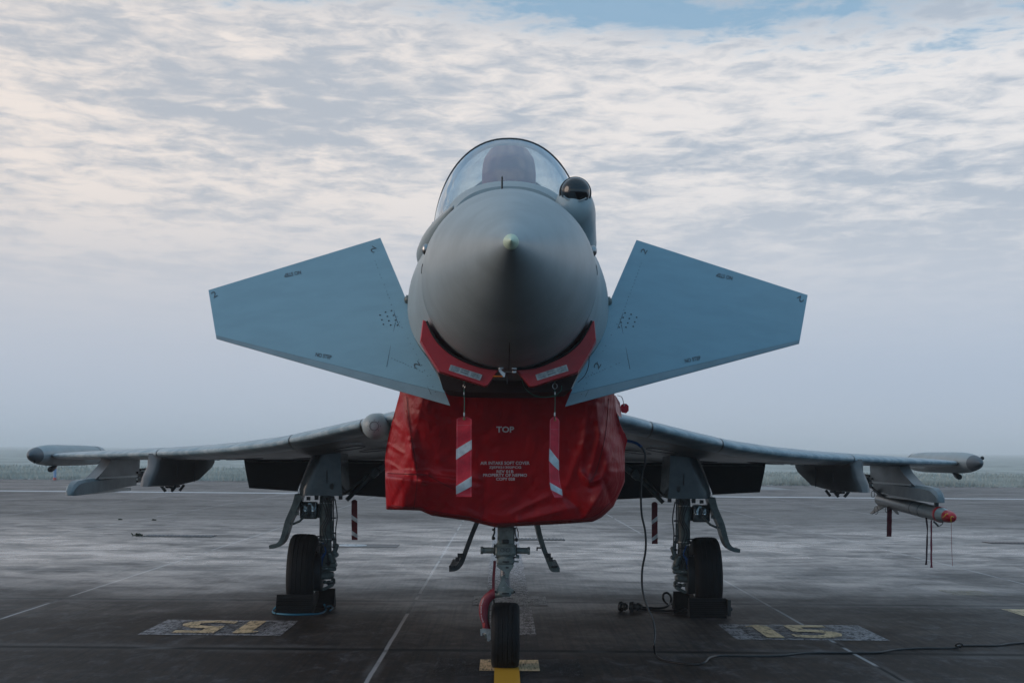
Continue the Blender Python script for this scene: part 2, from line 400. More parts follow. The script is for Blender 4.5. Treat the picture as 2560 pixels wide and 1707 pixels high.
tine = t.noise(t.map(ob, (26, 0.40, 1)), 1.0, 4, 0.7)
tine2 = t.noise(t.map(ob, (0.6, 60, 1)), 1.0, 2, 0.5)
grain = t.noise(ob, 55, 4, 0.7)
wet = t.m('ADD', t.m('MULTIPLY', big, 0.55), t.m('MULTIPLY', mid_, 0.45))
near = t.ss(gy, 4.0, 13.0)                      # the darker bay in front of the jet
dry = t.ss(t.m('ADD', t.m('ADD', wet, t.m('MULTIPLY', t.m('SUBTRACT', wn.outputs[0], 0.5), 0.10)), t.m('MULTIPLY', t.m('SUBTRACT', near, 0.5), 0.12)), 0.44, 0.60)
zone = t.m('MULTIPLY', t.ss(t.m('ADD', gy, t.m('MULTIPLY', t.m('SUBTRACT', big, 0.5), 14.0)), 6.0, 20.0), t.ss(gy, 60, 20, 0.35, 1.0))
c = t.mix(dry, (0.036, 0.0235, 0.0170), (0.090, 0.067, 0.055))
patch = t.ss(wet, 0.35, 0.62)
zoneA = t.m('MULTIPLY', t.ss(t.m('ADD', gy, t.m('MULTIPLY', t.m('SUBTRACT', big, 0.5), 16.0)), 5.5, 19.0), t.ss(gy, 21, 33, 1.0, 0.38))
wetm = t.m('MULTIPLY', zoneA, t.m('MULTIPLY_ADD', patch, 0.60, 0.34))
wetm = t.m('MULTIPLY', wetm, t.ss(mid_, 0.30, 0.60, 0.60, 1.0))
c = t.mix(t.m('MULTIPLY', zone, t.ss(wet, 0.36, 0.60, 0.10, 0.8)), c, (0.215, 0.175, 0.16))
c = t.mix(t.m('MULTIPLY', t.ss(tine, 0.46, 0.60), 0.55), c, (0.008, 0.008, 0.009))
scr = t.noise(t.map(ob, (2.4, 1.1, 1), rot=(0, 0, R(-19))), 1.5, 9, 0.75, 0.9)
c = t.mix(t.m('MULTIPLY', t.ss(scr, 0.48, 0.70), 0.45), c, (0.17, 0.165, 0.175))
spk = t.noise(t.map(ob, (9, 5, 1)), 1.0, 8, 0.75)
c = t.mix(t.ss(spk, 0.38, 0.62, 0.55, 0.0), c, (0.010, 0.010, 0.010))
c = t.mix(t.m('MULTIPLY', t.ss(fine, 0.50, 0.75), 0.30), c, (0.13, 0.13, 0.14))
c = t.mix(t.m('MULTIPLY', t.ss(grain, 0.5, 0.8), 0.25), c, (0.10, 0.10, 0.105))
# brown staining band
band = t.m('MULTIPLY', t.ss(gy, 26, 34), t.ss(gy, 46, 38))
c = t.mix(t.m('MULTIPLY', band, t.ss(big, 0.35, 0.6, 0.25, 0.6)), c, (0.045, 0.038, 0.030))
pale = t.m('MULTIPLY', halo, t.ss(t.noise(t.map(ob, (0.35, 0.35, 1), (4, 4, 0)), 1.0, 4, 0.6), 0.42, 0.66))
c = t.mix(t.m('MULTIPLY', pale, 0.28), c, (0.20, 0.19, 0.19))
jn = t.m('MAXIMUM', jx, jy)
jsel = t.ss(t.noise(t.map(ob, (0.5, 0.5, 1), (9, 2, 0)), 1.0, 3, 0.6), 0.38, 0.46)
c = t.mix(jy, c, t.mix(t.ss(t.noise(t.map(ob, (0.25, 0.35, 1), (1, 7, 0)), 1.0, 3, 0.6), 0.56, 0.62), (0.006, 0.006, 0.006), (0.15, 0.145, 0.145)))
c = t.mix(jx, c, t.mix(jsel, (0.006, 0.006, 0.006), (0.30, 0.29, 0.29)))
t.l(c, p.inputs['Base Color'])
rg = t.m('ADD', t.m('MULTIPLY', dry, 0.16), t.m('MULTIPLY', mid_, 0.34))
rg = t.m('ADD', rg, t.m('MULTIPLY', fine, 0.12))
t.l(t.m('ADD', t.m('MULTIPLY_ADD', wetm, -0.42, 0.50), t.m('MULTIPLY', fine, 0.16), clamp=True), p.inputs['Roughness'])
t.l(t.m('MULTIPLY_ADD', wetm, 0.95, 0.04), p.inputs['Specular IOR Level'])
b = t.n('ShaderNodeBump'); b.inputs['Strength'].default_value = 0.22; b.inputs['Distance'].default_value = 0.005
hgt = t.m('ADD', t.m('MULTIPLY', tine, 0.5), t.m('ADD', t.m('MULTIPLY', grain, 0.5), t.m('MULTIPLY', jn, -1.5)))
t.l(hgt, b.inputs['Height']); t.l(b.outputs[0], p.inputs['Normal'])
g = MB(); g.add([(-260, -40, 0), (260, -40, 0), (260, EDGE, 0), (-260, EDGE, 0)], [(0, 1, 2, 3)])
tag(g.build('apron', slab_mat, smooth=False, fix=False), kind='structure')

# field beyond: gently rising, frosted
frost = bpy.data.materials.new('frosted_grass'); frost.use_nodes = True
t = N(frost.node_tree); p = t.n('ShaderNodeBsdfPrincipled'); o = t.n('ShaderNodeOutputMaterial'); t.l(p.outputs[0], o.inputs[0])
ob = t.n('ShaderNodeTexCoord').outputs['Object']
f1 = t.ss(t.noise(t.map(ob, (0.25, 0.08, 1)), 1.0, 6, 0.65), 0.35, 0.65); f2 = t.ss(t.noise(ob, 5.0, 4, 0.6), 0.35, 0.65)
c = t.mix(f1, (0.20, 0.215, 0.185), (0.42, 0.44, 0.40)); c = t.mix(t.m('MULTIPLY', f2, 0.5), c, (0.52, 0.54, 0.50))
t.l(c, p.inputs['Base Color']); p.inputs['Roughness'].default_value = 0.9; p.inputs['Specular IOR Level'].default_value = 0.2
def fz(x, y):
    d = y + 6.8; return 0.02 + max(0.0, (d - 130) * .0040)
g = MB()
xs = [-1400 + 2800 * i / 56 for i in range(57)]; ys = [EDGE - 0.3 + 0.0 * j if j == 0 else EDGE + (3400 - EDGE) * (j / 40) ** 2.4 for j in range(41)]
vs = [(x, y, fz(x, y) + (0.0 if j == 0 else 0.25 * mnoise.noise(Vector((x * .02, y * .02, 0))) * min(1, (y - EDGE) / 60))) for j, y in enumerate(ys) for x in xs]
g.add(vs, [(j * 57 + i, j * 57 + i + 1, (j + 1) * 57 + i + 1, (j + 1) * 57 + i) for j in range(40) for i in range(56)])
tag(g.build('field', frost, fix=False), kind='structure')
# grass blades, denser at the edge of the taxiway
g = MB(); gr = random.Random(3)
vv, ff = [], []
for i in range(62000):
    k = gr.random() ** 2.1
    y = EDGE - 0.15 + k * 60 + gr.uniform(0, .3); halfw = 0.36 * (y + 6.8) + 2
    x = gr.uniform(-halfw, halfw)
    clump = 0.5 + 0.5 * mnoise.noise(Vector((x * .45, y * .22, 3.0)))
    h = (0.13 + 0.22 * gr.random()) * (0.45 + 1.0 * clump) * (1.0 if k > .02 else 1.25)
    a = gr.uniform(0, 3.14); wd = gr.uniform(.012, .035) * (1 + k * 2.5); lx, ly = gr.uniform(-.14, .14), gr.uniform(-.1, .1)
    z = fz(x, y) - 0.02; cx_, cy_ = math.cos(a) * wd, math.sin(a) * wd; n0 = len(vv)
    vv += [(x - cx_, y - cy_, z), (x + cx_, y + cy_, z), (x + lx * .5 + cx_ * .7, y + ly * .5, z + h * .6), (x + lx, y + ly, z + h)]
    ff += [(n0, n0 + 1, n0 + 2), (n0, n0 + 2, n0 + 3)]
g.add(vv, ff)
tag(g.build('frosted_grass', frost, smooth=False, fix=False), 'pale frosted grass along the far edge of the taxiway', 'grass', kind='stuff')

def mark(name, pts, z, m, kind='structure'):
    g = MB(); g.add([(q[0], q[1], z) for q in pts], [tuple(range(len(pts)))])
    return tag(g.build(name, m, smooth=False, fix=False), kind=kind)
def rectmark(name, x0, x1, y0, y1, z, m): return mark(name, [(x0, y0), (x1, y0), (x1, y1), (x0, y1)], z, m)
Yd = lambda D: D + CY
rectmark('taxiway_line_marking', -200, 200, Yd(61.2), Yd(62.4), .004, mark_line)
rectmark('concrete_patch', 7.5, 14.3, Yd(76), Yd(83), .004, mat('pale_concrete', (0.20, 0.215, 0.22), 0.5, var=0.2, vscale=1))
for k, (xx, dd) in enumerate(()): pass
rectmark('centreline_marking', -0.20, 0.28, Yd(13.6), Yd(44), .004, mark_pale)
rectmark('centreline_shoulder_marking', -0.36, 0.42, Yd(9.5), Yd(14.0), .008, mark_shoulder)
rectmark('stop_bar_marking', -0.33, 0.46, Yd(16.3), Yd(17.3), .008, mark_white)
rectmark('stop_bar_background_marking', -0.52, 0.56, Yd(11.0), Yd(11.95), .012, mark_black)
rectmark('stop_bar_marking', -0.185, 0.255, Yd(11.25), Yd(11.86), .016, mark_cream)
rectmark('lead_in_line_marking', -0.075, 0.105, Yd(9.4), Yd(11.42), .020, mark_yellow)
for sgn, px, ang in ((-1, -2.53, 180), (1, 2.60, 0)):
    D0, D1 = 13.40, 14.62; hw = 0.60
    rectmark('stand_number_panel_marking', px - hw - (0.03 if sgn < 0 else .0), px + hw + (.12 if sgn > 0 else 0), Yd(D0), Yd(D1), .004, mark_panel)
    rectmark('stand_number_panel_marking', px - 0.44, px + 0.42, Yd(D0 + .10), Yd(D1 - .14), .008, mark_black)
    for ch, off in (('1', -0.24), ('5', 0.17)):
        if ch == '1':
            vs = [(-.075, -.50), (.075, -.50), (.075, .50), (-.03, .50), (-.13, .40), (-.13, .33), (-.075, .36)]; fs = [tuple(range(7))]
        else:
            vs, fs = text2d('5', width=0.46, height=1.02, bold=0.02)
        pts = [rot2((a + off, b_), ang) for a, b_ in vs]
        g = MB(); g.add([(px + a, (Yd(D0) + Yd(D1)) / 2 + b_ * 1.0, .012) for a, b_ in pts], fs)
        tag(g.build('stand_number_marking', mark_cream, smooth=False, fix=False), kind='structure')
# faded yellow patch to the right
g1, g2 = G(2140, 1366), G(2262, 1356)
rectmark('faded_patch_marking', g1.x + .25, g2.x - .1, g1.y, g2.y, .004, worn('faded_yellow_marking', (0.42, 0.33, 0.17), 0.35, scale=5))
g1, g2 = G(2343, 1412), G(2400, 1408)
rectmark('faded_edge_marking', g1.x, g2.x, g1.y - .1, g2.y + .4, .004, mark_cream)

# drains, manhole, weeds
def drain(x0, x1, y, label):
    e = empty('drain_grate', ((x0 + x1) / 2, y, 0), label, 'drain', 'channel drain grates in the apron')
    g = MB(); g.box(((x0 + x1) / 2, y, .004), (x1 - x0, .62, .012)); g.build('frame', iron, e, smooth=False)
    g = MB(); n = int((x1 - x0) / .07)
    for i in range(n): g.box((x0 + (i + .5) * (x1 - x0) / n, y, .014), (.022, .40, .012))
    g.build('bars', mat('grate_bar', (.16, .16, .17), .4), e, smooth=False)
drain(-6.75, -5.45, Yd(29.3), 'dark slotted drain grate left of the jet with a weed at its end')
drain(0.28, 1.15, Yd(29.2), 'short dark drain grate seen behind the nose gear')
drain(9.1, 12.2, Yd(29.3), 'long dark drain grate near the right edge beyond the missile')
e = empty('manhole_cover', (-2.6, Yd(26.7), 0), 'white painted round manhole cover beside the left main gear', 'manhole')
g = MB(); g.box((-2.55, Yd(26.7), .003), (1.5, .9, .006)); g.build('surround', mat('manhole_surround', (.05, .045, .045), .5), e, smooth=False)
g = MB(); g.lathe([(0.006, .26), (.014, .25)], (-2.6, Yd(26.7), 0), 'Z', 32); g.build('cover', hole_m, e)
g = MB()
for s_ in (-1, 1): g.lathe([(.014, .022), (.017, .022)], (-2.6 + s_ * .07, Yd(26.7), 0), 'Z', 12)
g.build('lifting_hole', black, e)
def weed(x, y, s_, label):
    g = MB(); q = random.Random(int(x * 100))
    for i in range(70):
        a = q.uniform(0, 6.28); l_ = q.uniform(.3, 1) * s_; bx_, by_ = x + q.gauss(0, .3) * s_, y + q.gauss(0, .2) * s_
        tx, ty = bx_ + math.cos(a) * l_ * .5, by_ + math.sin(a) * l_ * .5
        g.add([(bx_ - .008, by_, 0), (bx_ + .008, by_, 0), ((bx_ + tx) / 2 + .01, (by_ + ty) / 2, l_ * .4), (tx, ty, l_ * .5)], [(0, 1, 2), (0, 2, 3)])
    tag(g.build('weed', weed_m, smooth=False, origin=(x, y, 0), fix=False), label, 'weed', 'weeds growing in the slab joints')
weed(-6.88, Yd(29.3), .12, 'green weed tuft at the end of the left drain grate')
weed(-8.9, Yd(36.2), .06, 'small flat weed in the joint beyond the left drain, the farther left of two')
weed(-8.1, Yd(36.1), .07, 'small flat weed in the joint beyond the left drain, the one nearer the landing gear')
e = empty('marker_post', (-24.9, Yd(86.5), 0), 'short blue marker post with red ends at the grass edge', 'marker post')
g = MB(); g.cyl((-24.9, Yd(86.5), .14), (-24.9, Yd(86.5), .62), .085, n=16); g.build('post', sleeper_m, e)
g = MB(); g.cyl((-24.9, Yd(86.5), .62), (-24.9, Yd(86.5), .74), .088, n=16); g.build('top_band', marker_red, e)
g = MB(); g.cyl((-24.9, Yd(86.5), 0), (-24.9, Yd(86.5), .14), .088, n=16); g.build('base_band', marker_red, e)

# ================================================================== the jet
jet = empty('fighter_jet', (0, 6.5, 0), 'grey twin canard fighter jet parked nose on with red covers', 'fighter jet')
def sect(y, w_, zc, zt, zb, et=2.0, eb=2.0, cx=0.0, n=48):
    r = []
    for k in range(n):
        a = 2 * math.pi * k / n; c_, s_ = math.cos(a), math.sin(a); e_ = et if s_ >= 0 else eb
        x = math.copysign(abs(c_) ** (2 / e_), c_) * w_
        z = zc + (math.copysign(abs(s_) ** (2 / e_), s_)) * ((zt - zc) if s_ >= 0 else (zc - zb))
        r.append((cx + x, y, z))
    return r
# radome (lofted ogive) and its tip
def rad(s): return 0.49 * (1 - (1 - s) ** 1.62)
rings = []
for i in range(41):
    s_ = .03 + .97 * (i / 40) ** 1.15; y = 1.87 * s_; r = rad(s_); zc = lerp(2.507, 2.545, s_)
    rings.append(sect(y, r * .995, zc, zc + r * (1.0 + .0 * s_), zc - r * .995, n=72))
g = MB(); g.loft(rings); radome = g.build('radome', radome_m, jet, angle=60)
g = MB(); g.lathe([(-.022, .0008), (-.019, .004), (-.006, .0125), (.010, .022), (.020, .029), (.028, .0345), (.036, .0350), (.044, .031), (.055, .022)], (0, 0, 2.507), 'Y', 40)
g.build('nose_tip', cap_m, jet)
for s_ in (-1, 1):          # lightning strips
    g = MB(); pts = []
    for k in range(14):
        ss_ = .90 + .095 * k / 13; r = rad(ss_) + .001; a = R(180 - 2 + 9 * (k / 13)) if s_ < 0 else R(2 - 9 * (k / 13))
        a = R(9 - 4 * k / 13) if s_ > 0 else R(171 + 4 * k / 13)
        pts.append((r * math.cos(a), 1.87 * ss_, 2.535 + r * math.sin(a)))
    g.tube(pts, .0022, 6); g.build('lightning_strip', paint, radome)
g = MB(); g.tube([(0.0 + .002, 1.15 + .70 * k / 8, 2.535 - rad((1.15 + .70 * k / 8) / 1.87) - .001) for k in range(9)], .0025, 6); g.build('drain_strip', black, radome)

body = [(1.885, .489, 2.545, 3.035, 2.055, 2, 2), (2.1, .508, 2.55, 3.085, 2.035, 2, 2), (2.4, .535, 2.55, 3.145, 2.015, 2, 2), (2.7, .560, 2.55, 3.190, 1.995, 2, 2),
        (3.0, .59, 2.55, 3.19, 1.985, 2.1, 2.05), (3.3, .64, 2.545, 3.16, 1.98, 2.2, 2.1), (3.6, .672, 2.54, 3.14, 1.975, 2.3, 2.1), (4.0, .684, 2.54, 3.13, 1.975, 2.4, 2.1),
        (4.6, .684, 2.54, 3.12, 1.975, 2.4, 2.2), (5.6, .67, 2.54, 3.12, 1.95, 2.3, 2.4), (6.0, .68, 2.5, 3.42, 1.9, 1.6, 2.5), (7, .72, 2.4, 3.45, 1.8, 1.6, 2.6),
        (9, .80, 2.2, 3.30, 1.6, 1.7, 2.8), (11, .85, 2.05, 3.1, 1.45, 1.9, 2.8), (13, .82, 2.0, 2.8, 1.42, 2.2, 2.6), (14.4, .75, 2.0, 2.55, 1.45, 2.5, 2.5)]
rings = []
for a, b_ in zip(body, body[1:]):
    for k in range(4): rings.append(sect(*[lerp(p_, q_, k / 4) for p_, q_ in zip(a, b_)], n=72))
rings.append(sect(*body[-1], n=72))
g = MB(); g.loft(rings); fus = g.build('fuselage', paint, jet, angle=60)
g = MB(); g.loft([sect(1.872, .4885, 2.545, 3.034, 2.056, n=72), sect(1.884, .4885, 2.545, 3.034, 2.056, n=72)], cap=False); g.build('radome_seam', black, jet)
# intake duct and engine bay under the fuselage
duct = [(4.40, .76, 1.60, 1.93, 1.24), (5.0, .80, 1.62, 2.05, 1.23), (6.2, .90, 1.68, 2.25, 1.22), (8, .98, 1.72, 2.4, 1.18), (10, .98, 1.75, 2.4, 1.15), (12, .92, 1.8, 2.4, 1.25), (14.3, .78, 1.9, 2.4, 1.4)]
rings = [sect(y, w_, zc, zt, zb, 4.0, 2.8, n=48) for y, w_, zc, zt, zb in duct]
g = MB(); g.loft(rings); g.build('intake_duct', paint, jet, angle=60)
for s_ in (-1, 1):
    g = MB(); g.lathe([(0, .42), (.3, .44), (.9, .36), (.88, .32), (.2, .36)], (s_ * .42, 14.2, 1.95), 'Y', 28, cap=False); g.build('engine_nozzle', steel, jet)
# tail fin (hidden behind the canopy from the front, seen from the side)
g = MB()
def fin_ring(z, y0, y1, th, n=18):
    r = []
    for k in range(n):
        a = 2 * math.pi * k / n; u = .5 - .5 * math.cos(a); r.append((math.sin(a) * th * .5 * (1 - .55 * u), lerp(y0, y1, u), z))
    return r
g.loft([fin_ring(2.9, 10.2, 14.3, .22), fin_ring(3.4, 11.0, 14.3, .16), fin_ring(4.9, 13.1, 14.75, .07), fin_ring(5.0, 13.3, 14.75, .03)]); g.build('tail_fin', paint, jet)

# ---- canopy, windscreen, cockpit
SILL = 3.06
ctop = [(2.66, 3.185, .34), (2.8, 3.265, .385), (3.0, 3.372, .425), (3.3, 3.52, .455), (3.6, 3.655, .472), (3.78, 3.722, .478), (4.1, 3.79, .482), (4.5, 3.825, .478), (4.9, 3.81, .465), (5.3, 3.74, .44), (5.7, 3.62, .40), (6.1, 3.48, .34)]
ctop = [(a, b_, c_ * 1.075 if a > 2.75 else c_) for a, b_, c_ in ctop]
def arch(y, inset=0.0, n=40, a0=0.0, a1=180.0, base=None):
    zt, hw = interp(ctop, y); zt -= inset; hw -= inset; sl = SILL if base is None else base
    sl = sl - .10
    r = []
    for k in range(n + 1):
        a = R(a0 + (a1 - a0) * k / n); e_ = 2.2
        x = math.copysign(abs(math.cos(a)) ** (2 / e_), math.cos(a)) * hw; z = sl + abs(math.sin(a)) ** (2 / e_) * (zt - sl)
        r.append((x, y, z))
    return r
# windscreen glass; its base sits on the deck ahead of the sill
def shell(name, y0, y1, m, parent, inset=0.0, th=0.0, n=16, a0=0, a1=180):
    g = MB(); ys_ = [lerp(y0, y1, k / n) for k in range(n + 1)]
    outr = [arch(y, inset, 44, a0, a1) for y in ys_]
    if th > 0:
        inr = [arch(y, inset + th, 44, a0, a1)[::-1] for y in ys_]
        g.loft([a + b_ for a, b_ in zip(outr, inr)], True, True)
    else: g.loft(outr, False, False)
    return g.build(name, m, parent, angle=50)
wsc = shell('windscreen', 2.74, 3.78, glass, jet)
can = shell('canopy_glass', 3.815, 5.45, glass, jet)
shell('canopy_bow', 3.775, 3.82, darkpaint, jet, inset=-.006, th=.05, n=2)
shell('canopy_rear_frame', 5.25, 5.85, darkpaint, jet, inset=-.003, th=.09, n=6)
g = MB()      # windscreen base frame: a skirt following the deck
base = [arch(2.70, -.012, 44), arch(2.80, -.010, 44)]
shell('windscreen_frame', 2.60, 2.765, paint, jet, inset=-.010, th=.022, n=6)
# side sills
for s_ in (-1, 1):
    g = MB(); pts = [(s_ * (interp(ctop, y)[1] + .012), y, SILL - .02 + .0 * y) for y in [3.1 + .2 * k for k in range(13)]]
    g.tube(pts, .012, 8); g.build('canopy_sill', paint, jet)
g = MB(); g.tube([(-.045, 2.50, 3.145), (-.045, 2.50, 3.235)], [.006, .005], 8); g.build('yaw_probe', black, jet)
# opaque spine behind canopy
g = MB(); g.loft([sect(5.75, .38, 3.0, 3.58, 2.9, 2.0, 2, n=32), sect(6.3, .40, 3.0, 3.50, 2.9, 1.9, 2, n=32), sect(8, .45, 2.9, 3.38, 2.7, n=32), sect(11, .40, 2.8, 3.1, 2.6, n=32)]); g.build('dorsal_spine', paint, jet)
# instrument coaming, head-up display, seat
g = MB(); rr = []
for y, hw, zt in ((2.95, .22, 3.25), (3.1, .29, 3.315), (3.35, .34, 3.345), (3.55, .345, 3.335)):
    rr.append([(hw * c_, y, SILL - .08 + (zt - SILL + .08) * s_) for c_, s_ in ((1, 0), (.97, .35), (.85, .62), (.6, .82), (.3, .95), (0, 1.0), (-.3, .95), (-.6, .82), (-.85, .62), (-.97, .35), (-1, 0))])
g.loft(rr); g.build('instrument_coaming', cockpit_m, jet)
seat = MB(); seat.box((0, 4.55, 3.20), (.34, .22, .75), bev=.05); seat.box((0, 4.56, 3.52), (.30, .20, .20), bev=.04)
seat.tube([(-.14, 4.5, 3.35), (-.15, 4.5, 3.6)], .03); seat.tube([(.14, 4.5, 3.35), (.15, 4.5, 3.6)], .03)
seato = seat.build('ejection_seat', cockpit_m, jet)
g = MB(); rr = []
for k in range(13):
    u = k / 12; z = lerp(3.32, 3.755, u)
    wd = .192 - .055 * abs(2 * u - 1.1) ** 2.4 - .02 * max(0, u - .85) / .15
    dp = .15 * (1 - .5 * max(0, u - .75) / .25)
    rr.append([(wd * math.copysign(abs(math.cos(a)) ** .7, math.cos(a)), 4.32 + dp * math.copysign(abs(math.sin(a)) ** .7, math.sin(a)), z) for a in (2 * math.pi * i / 28 for i in range(28))])
rr.append([(x * .78, 4.32 + (y - 4.32) * .8, 3.772) for x, y, z in rr[-1]])
g.loft(rr)
tag(g.build('seat_cover', seatred, None, origin=(0, 4.32, 3.3)), 'red cloth cover over the ejection seat inside the canopy', 'seat cover')

# ---- infrared sensor ball and its fairing (right of the windscreen), refuelling probe fairing (left)
g = MB(); rr = []
for y, cx_, cz_, rx, rz in ((2.30, .372, 3.04, .03, .03), (2.33, .375, 3.02, .085, .075), (2.40, .382, 3.035, .108, .115), (2.50, .388, 3.045, .118, .15), (2.62, .395, 3.03, .128, .175), (2.9, .405, 3.02, .135, .19), (3.3, .415, 2.95, .155, .25), (3.8, .425, 2.92, .155, .26), (4.6, .44, 2.88, .13, .22), (5.4, .46, 2.85, .06, .1)):
    rr.append([(cx_ + rx * math.cos(a), y, cz_ + rz * math.sin(a)) for a in (2 * math.pi * i / 36 for i in range(36))])
g.loft(rr); irst = g.build('sensor_fairing', paint, jet, angle=60)
g = MB(); g.ball((.388, 2.375, 3.124), .086, 40); g.build('sensor_dome', lens_m, irst)
g = MB(); g.tube([(.388 + .089 * math.cos(a), 2.40, 3.124 + .089 * math.sin(a)) for a in (R(-150 + 300 * k / 40 + 60) for k in range(41))], .007, 8); g.build('dome_ring', black, irst)
g = MB(); g.tube([(.388 + .080 * math.cos(a), 2.305, 3.112 + .052 * math.sin(a)) for a in (R(205 + 115 * k / 20) for k in range(21))], .005, 8); g.build('dome_trim', alu, irst)
g = MB(); pr = smooth_pts([(-.33, 2.35, 3.03), (-.43, 2.85, 2.985), (-.505, 3.15, 2.905), (-.535, 3.4, 2.86), (-.53, 4.2, 2.86), (-.50, 5.0, 2.84)], 6)
g.tube(pr, [max(.004, .068 * math.sin(math.pi * min(.5, .02 + k / 26)) * (1 if k < 20 else 1 - (k - 20) / 11)) for k in range(len(pr))], 24)
g.build('refuelling_probe_fairing', paint, jet, angle=60)
for s_ in (-1, 1):
    g = MB(); g.ball((s_ * .468, 1.93, 2.72), .026, 16, .9, 1.0, 1.25); g.cyl((s_ * .44, 1.93, 2.70), (s_ * .468, 1.93, 2.72), .012, n=10); g.build('air_data_probe', steel, jet)
g = MB(); g.box((.531, 2.5, 2.60), (.012, .05, .06)); g.build('side_vent', black, jet)

# ---- canards
CAN = {'rl': (.360, 9.75, 1.878), 'rt': (.905, 11.0, 3.098), 'tl': (1.960, 10.47, 2.337), 'tt': (2.083, 10.82, 2.700)}
def canard(s_):
    rl, rt, tl, tt = [Vector((s_ * CAN[k][0], CAN[k][1] + CY, CAN[k][2])) for k in ('rl', 'rt', 'tl', 'tt')]
    nrm = (rt - rl).cross(tl - rl).normalized()
    if nrm.y > 0: nrm = -nrm
    def mid(u, v):      # u chord LE->TE, v span root->tip
        a = lerp(rl, rt, u); b_ = lerp(tl, tt, u); q = lerp(a, b_, v)
        q = q + Vector((s_ * .05 * math.exp(-((u - .36) / .12) ** 2) * (1 - v) ** 6, 0, 0))
        return q
    def th(u, v): return (.062 * (1 - v) + .022 * v) * (2.6 * (.2969 * math.sqrt(max(u, 0)) - .126 * u - .3516 * u * u + .2843 * u ** 3 - .1015 * u ** 4)) + .0016
    e = None
    def skin(u0, u1, nu):
        g = MB(); rings = []
        for j in range(25):
            v = j / 24; us = [lerp(u0, u1, i / nu) for i in range(nu + 1)]
            top = [mid(u, v) + nrm * th(u, v) for u in us]; bot = [mid(u, v) - nrm * th(u, v) for u in us][::-1]
            rings.append(top + bot)
        g.loft(rings); return g
    ca = skin(0.062, 1.0, 26).build('canard', paint_top, jet, angle=50)
    skin(0.0, 0.060, 8).build('leading_edge', paint_le, ca, angle=60)
    # pivot fitting
    g = MB(); pc = mid(.60, 0.0); g.cyl(pc + Vector((-s_ * .16, .0, 0)), pc + Vector((-s_ * .0, .0, 0)), .036, n=18); g.ball(pc + Vector((-s_ * .02, -.035, 0)), .032, 16); g.build('pivot', gear_m, ca)
    def proj(q):
        D_ = q.y - CY; a, b_ = (q.x - CX) * F / D_, (CZ - q.z) * F / D_
        return ((a - ROLL * b_ + 1256) / 1.08844, (b_ + ROLL * a + 1138) / 1.08844)
    def skin_pt(u, v, lift): return mid(u, v) + nrm * (th(min(max(u, 0), 1), min(max(v, 0), 1)) + lift)
    def surf(px, py, lift=.0022):      # point of the upper skin seen at (px,py)
        u, v = .5, .5
        for _ in range(9):
            x0, y0_ = proj(skin_pt(u, v, lift)); h = .004
            xu, yu = proj(skin_pt(u + h, v, lift)); xv, yv = proj(skin_pt(u, v + h, lift))
            a, b_, c_, d_ = (xu - x0) / h, (xv - x0) / h, (yu - y0_) / h, (yv - y0_) / h; det = a * d_ - b_ * c_
            ex, ey = px - x0, py - y0_; u += (d_ * ex - b_ * ey) / det; v += (a * ey - c_ * ex) / det
            u = min(max(u, .001), .999); v = min(max(v, .001), .999)
        return skin_pt(u, v, lift)
    def letters(txt, px, py, wpx, hpx, ang, bold=0.0):
        vs, fs = text2d(txt, width=wpx, height=hpx, bold=bold or (.02 if len(txt) > 1 else 0))
        g = MB(); pts = [rot2(v, ang) for v in vs]
        g.add([surf(px + a, py - b_) for a, b_ in pts], fs); g.build('lettering', dark_txt, ca, smooth=False)
    if s_ < 0:
        letters('NO STEP', 672, 629, 39, 8.5, 180 + 12); letters('NO STEP', 743, 817, 37, 9, -11)
        letters('2', 857, 573, 12, 13, 150); letters('2', 492, 676, 11, 14, 30); letters('2', 957, 838, 14, 14, 120)
    else:
        letters('NO STEP', 1664, 635, 38, 8.5, 180 - 13); letters('NO STEP', 1591, 825, 37, 9, 12)
        letters('2', 1479, 577, 12, 13, 60); letters('2', 1839, 687, 11, 14, 210); letters('2', 1372, 839, 14, 14, 60)
    # fasteners
    g = MB(); c0 = surf(888 if s_ < 0 else 1440, 730); 
    cs = [(1515, 720), (1564, 708), (1470, 744), (1530, 754), (1580, 746), (1485, 782), (1542, 790), (1596, 786), (1498, 819), (1557, 825), (1612, 826)]
    for a, b_ in cs:
        q0x, q0y = (500 + .3061 * a) / 1.08844, (560 + .3061 * b_) / 1.08844
        if s_ > 0: q0x = 2 * 1167.5 - q0x; q0y += 5
        q = surf(q0x, q0y, .001); g.tube([q, q + nrm * .002], .0055, 8)
    g.build('fastener', black, ca, smooth=False)
    g = MB()
    for row in (((862, 600), (905, 715)), ((905, 715), (1000, 900)), ((893, 820), (990, 862))):
        for k in range(16):
            if rnd.random() < .15: continue
            ax, ay = lerp(row[0][0], row[1][0], k / 15), lerp(row[0][1], row[1][1], k / 15)
            if s_ > 0: ax = 2 * 1167.5 - ax; ay += 5
            q = surf(ax + rnd.uniform(-.8, .8), ay, .0008); g.tube([q, q + nrm * .001], .0030, 6)
    g.build('rivet', dark_txt, ca, smooth=False)
    g = MB()
    for (a, b_) in (((905, 718), (912, 738)), ((912, 738), (990, 905)), ((908, 740), (888, 842)),):
        if s_ > 0: a, b_ = (2 * 1167.5 - a[0], a[1] + 5), (2 * 1167.5 - b_[0], b_[1] + 5)
        g.tube([surf(*a, .001), surf(*b_, .001)], .0016, 5)
    g.build('panel_line', darkpaint, ca)
canard(-1); canard(1)

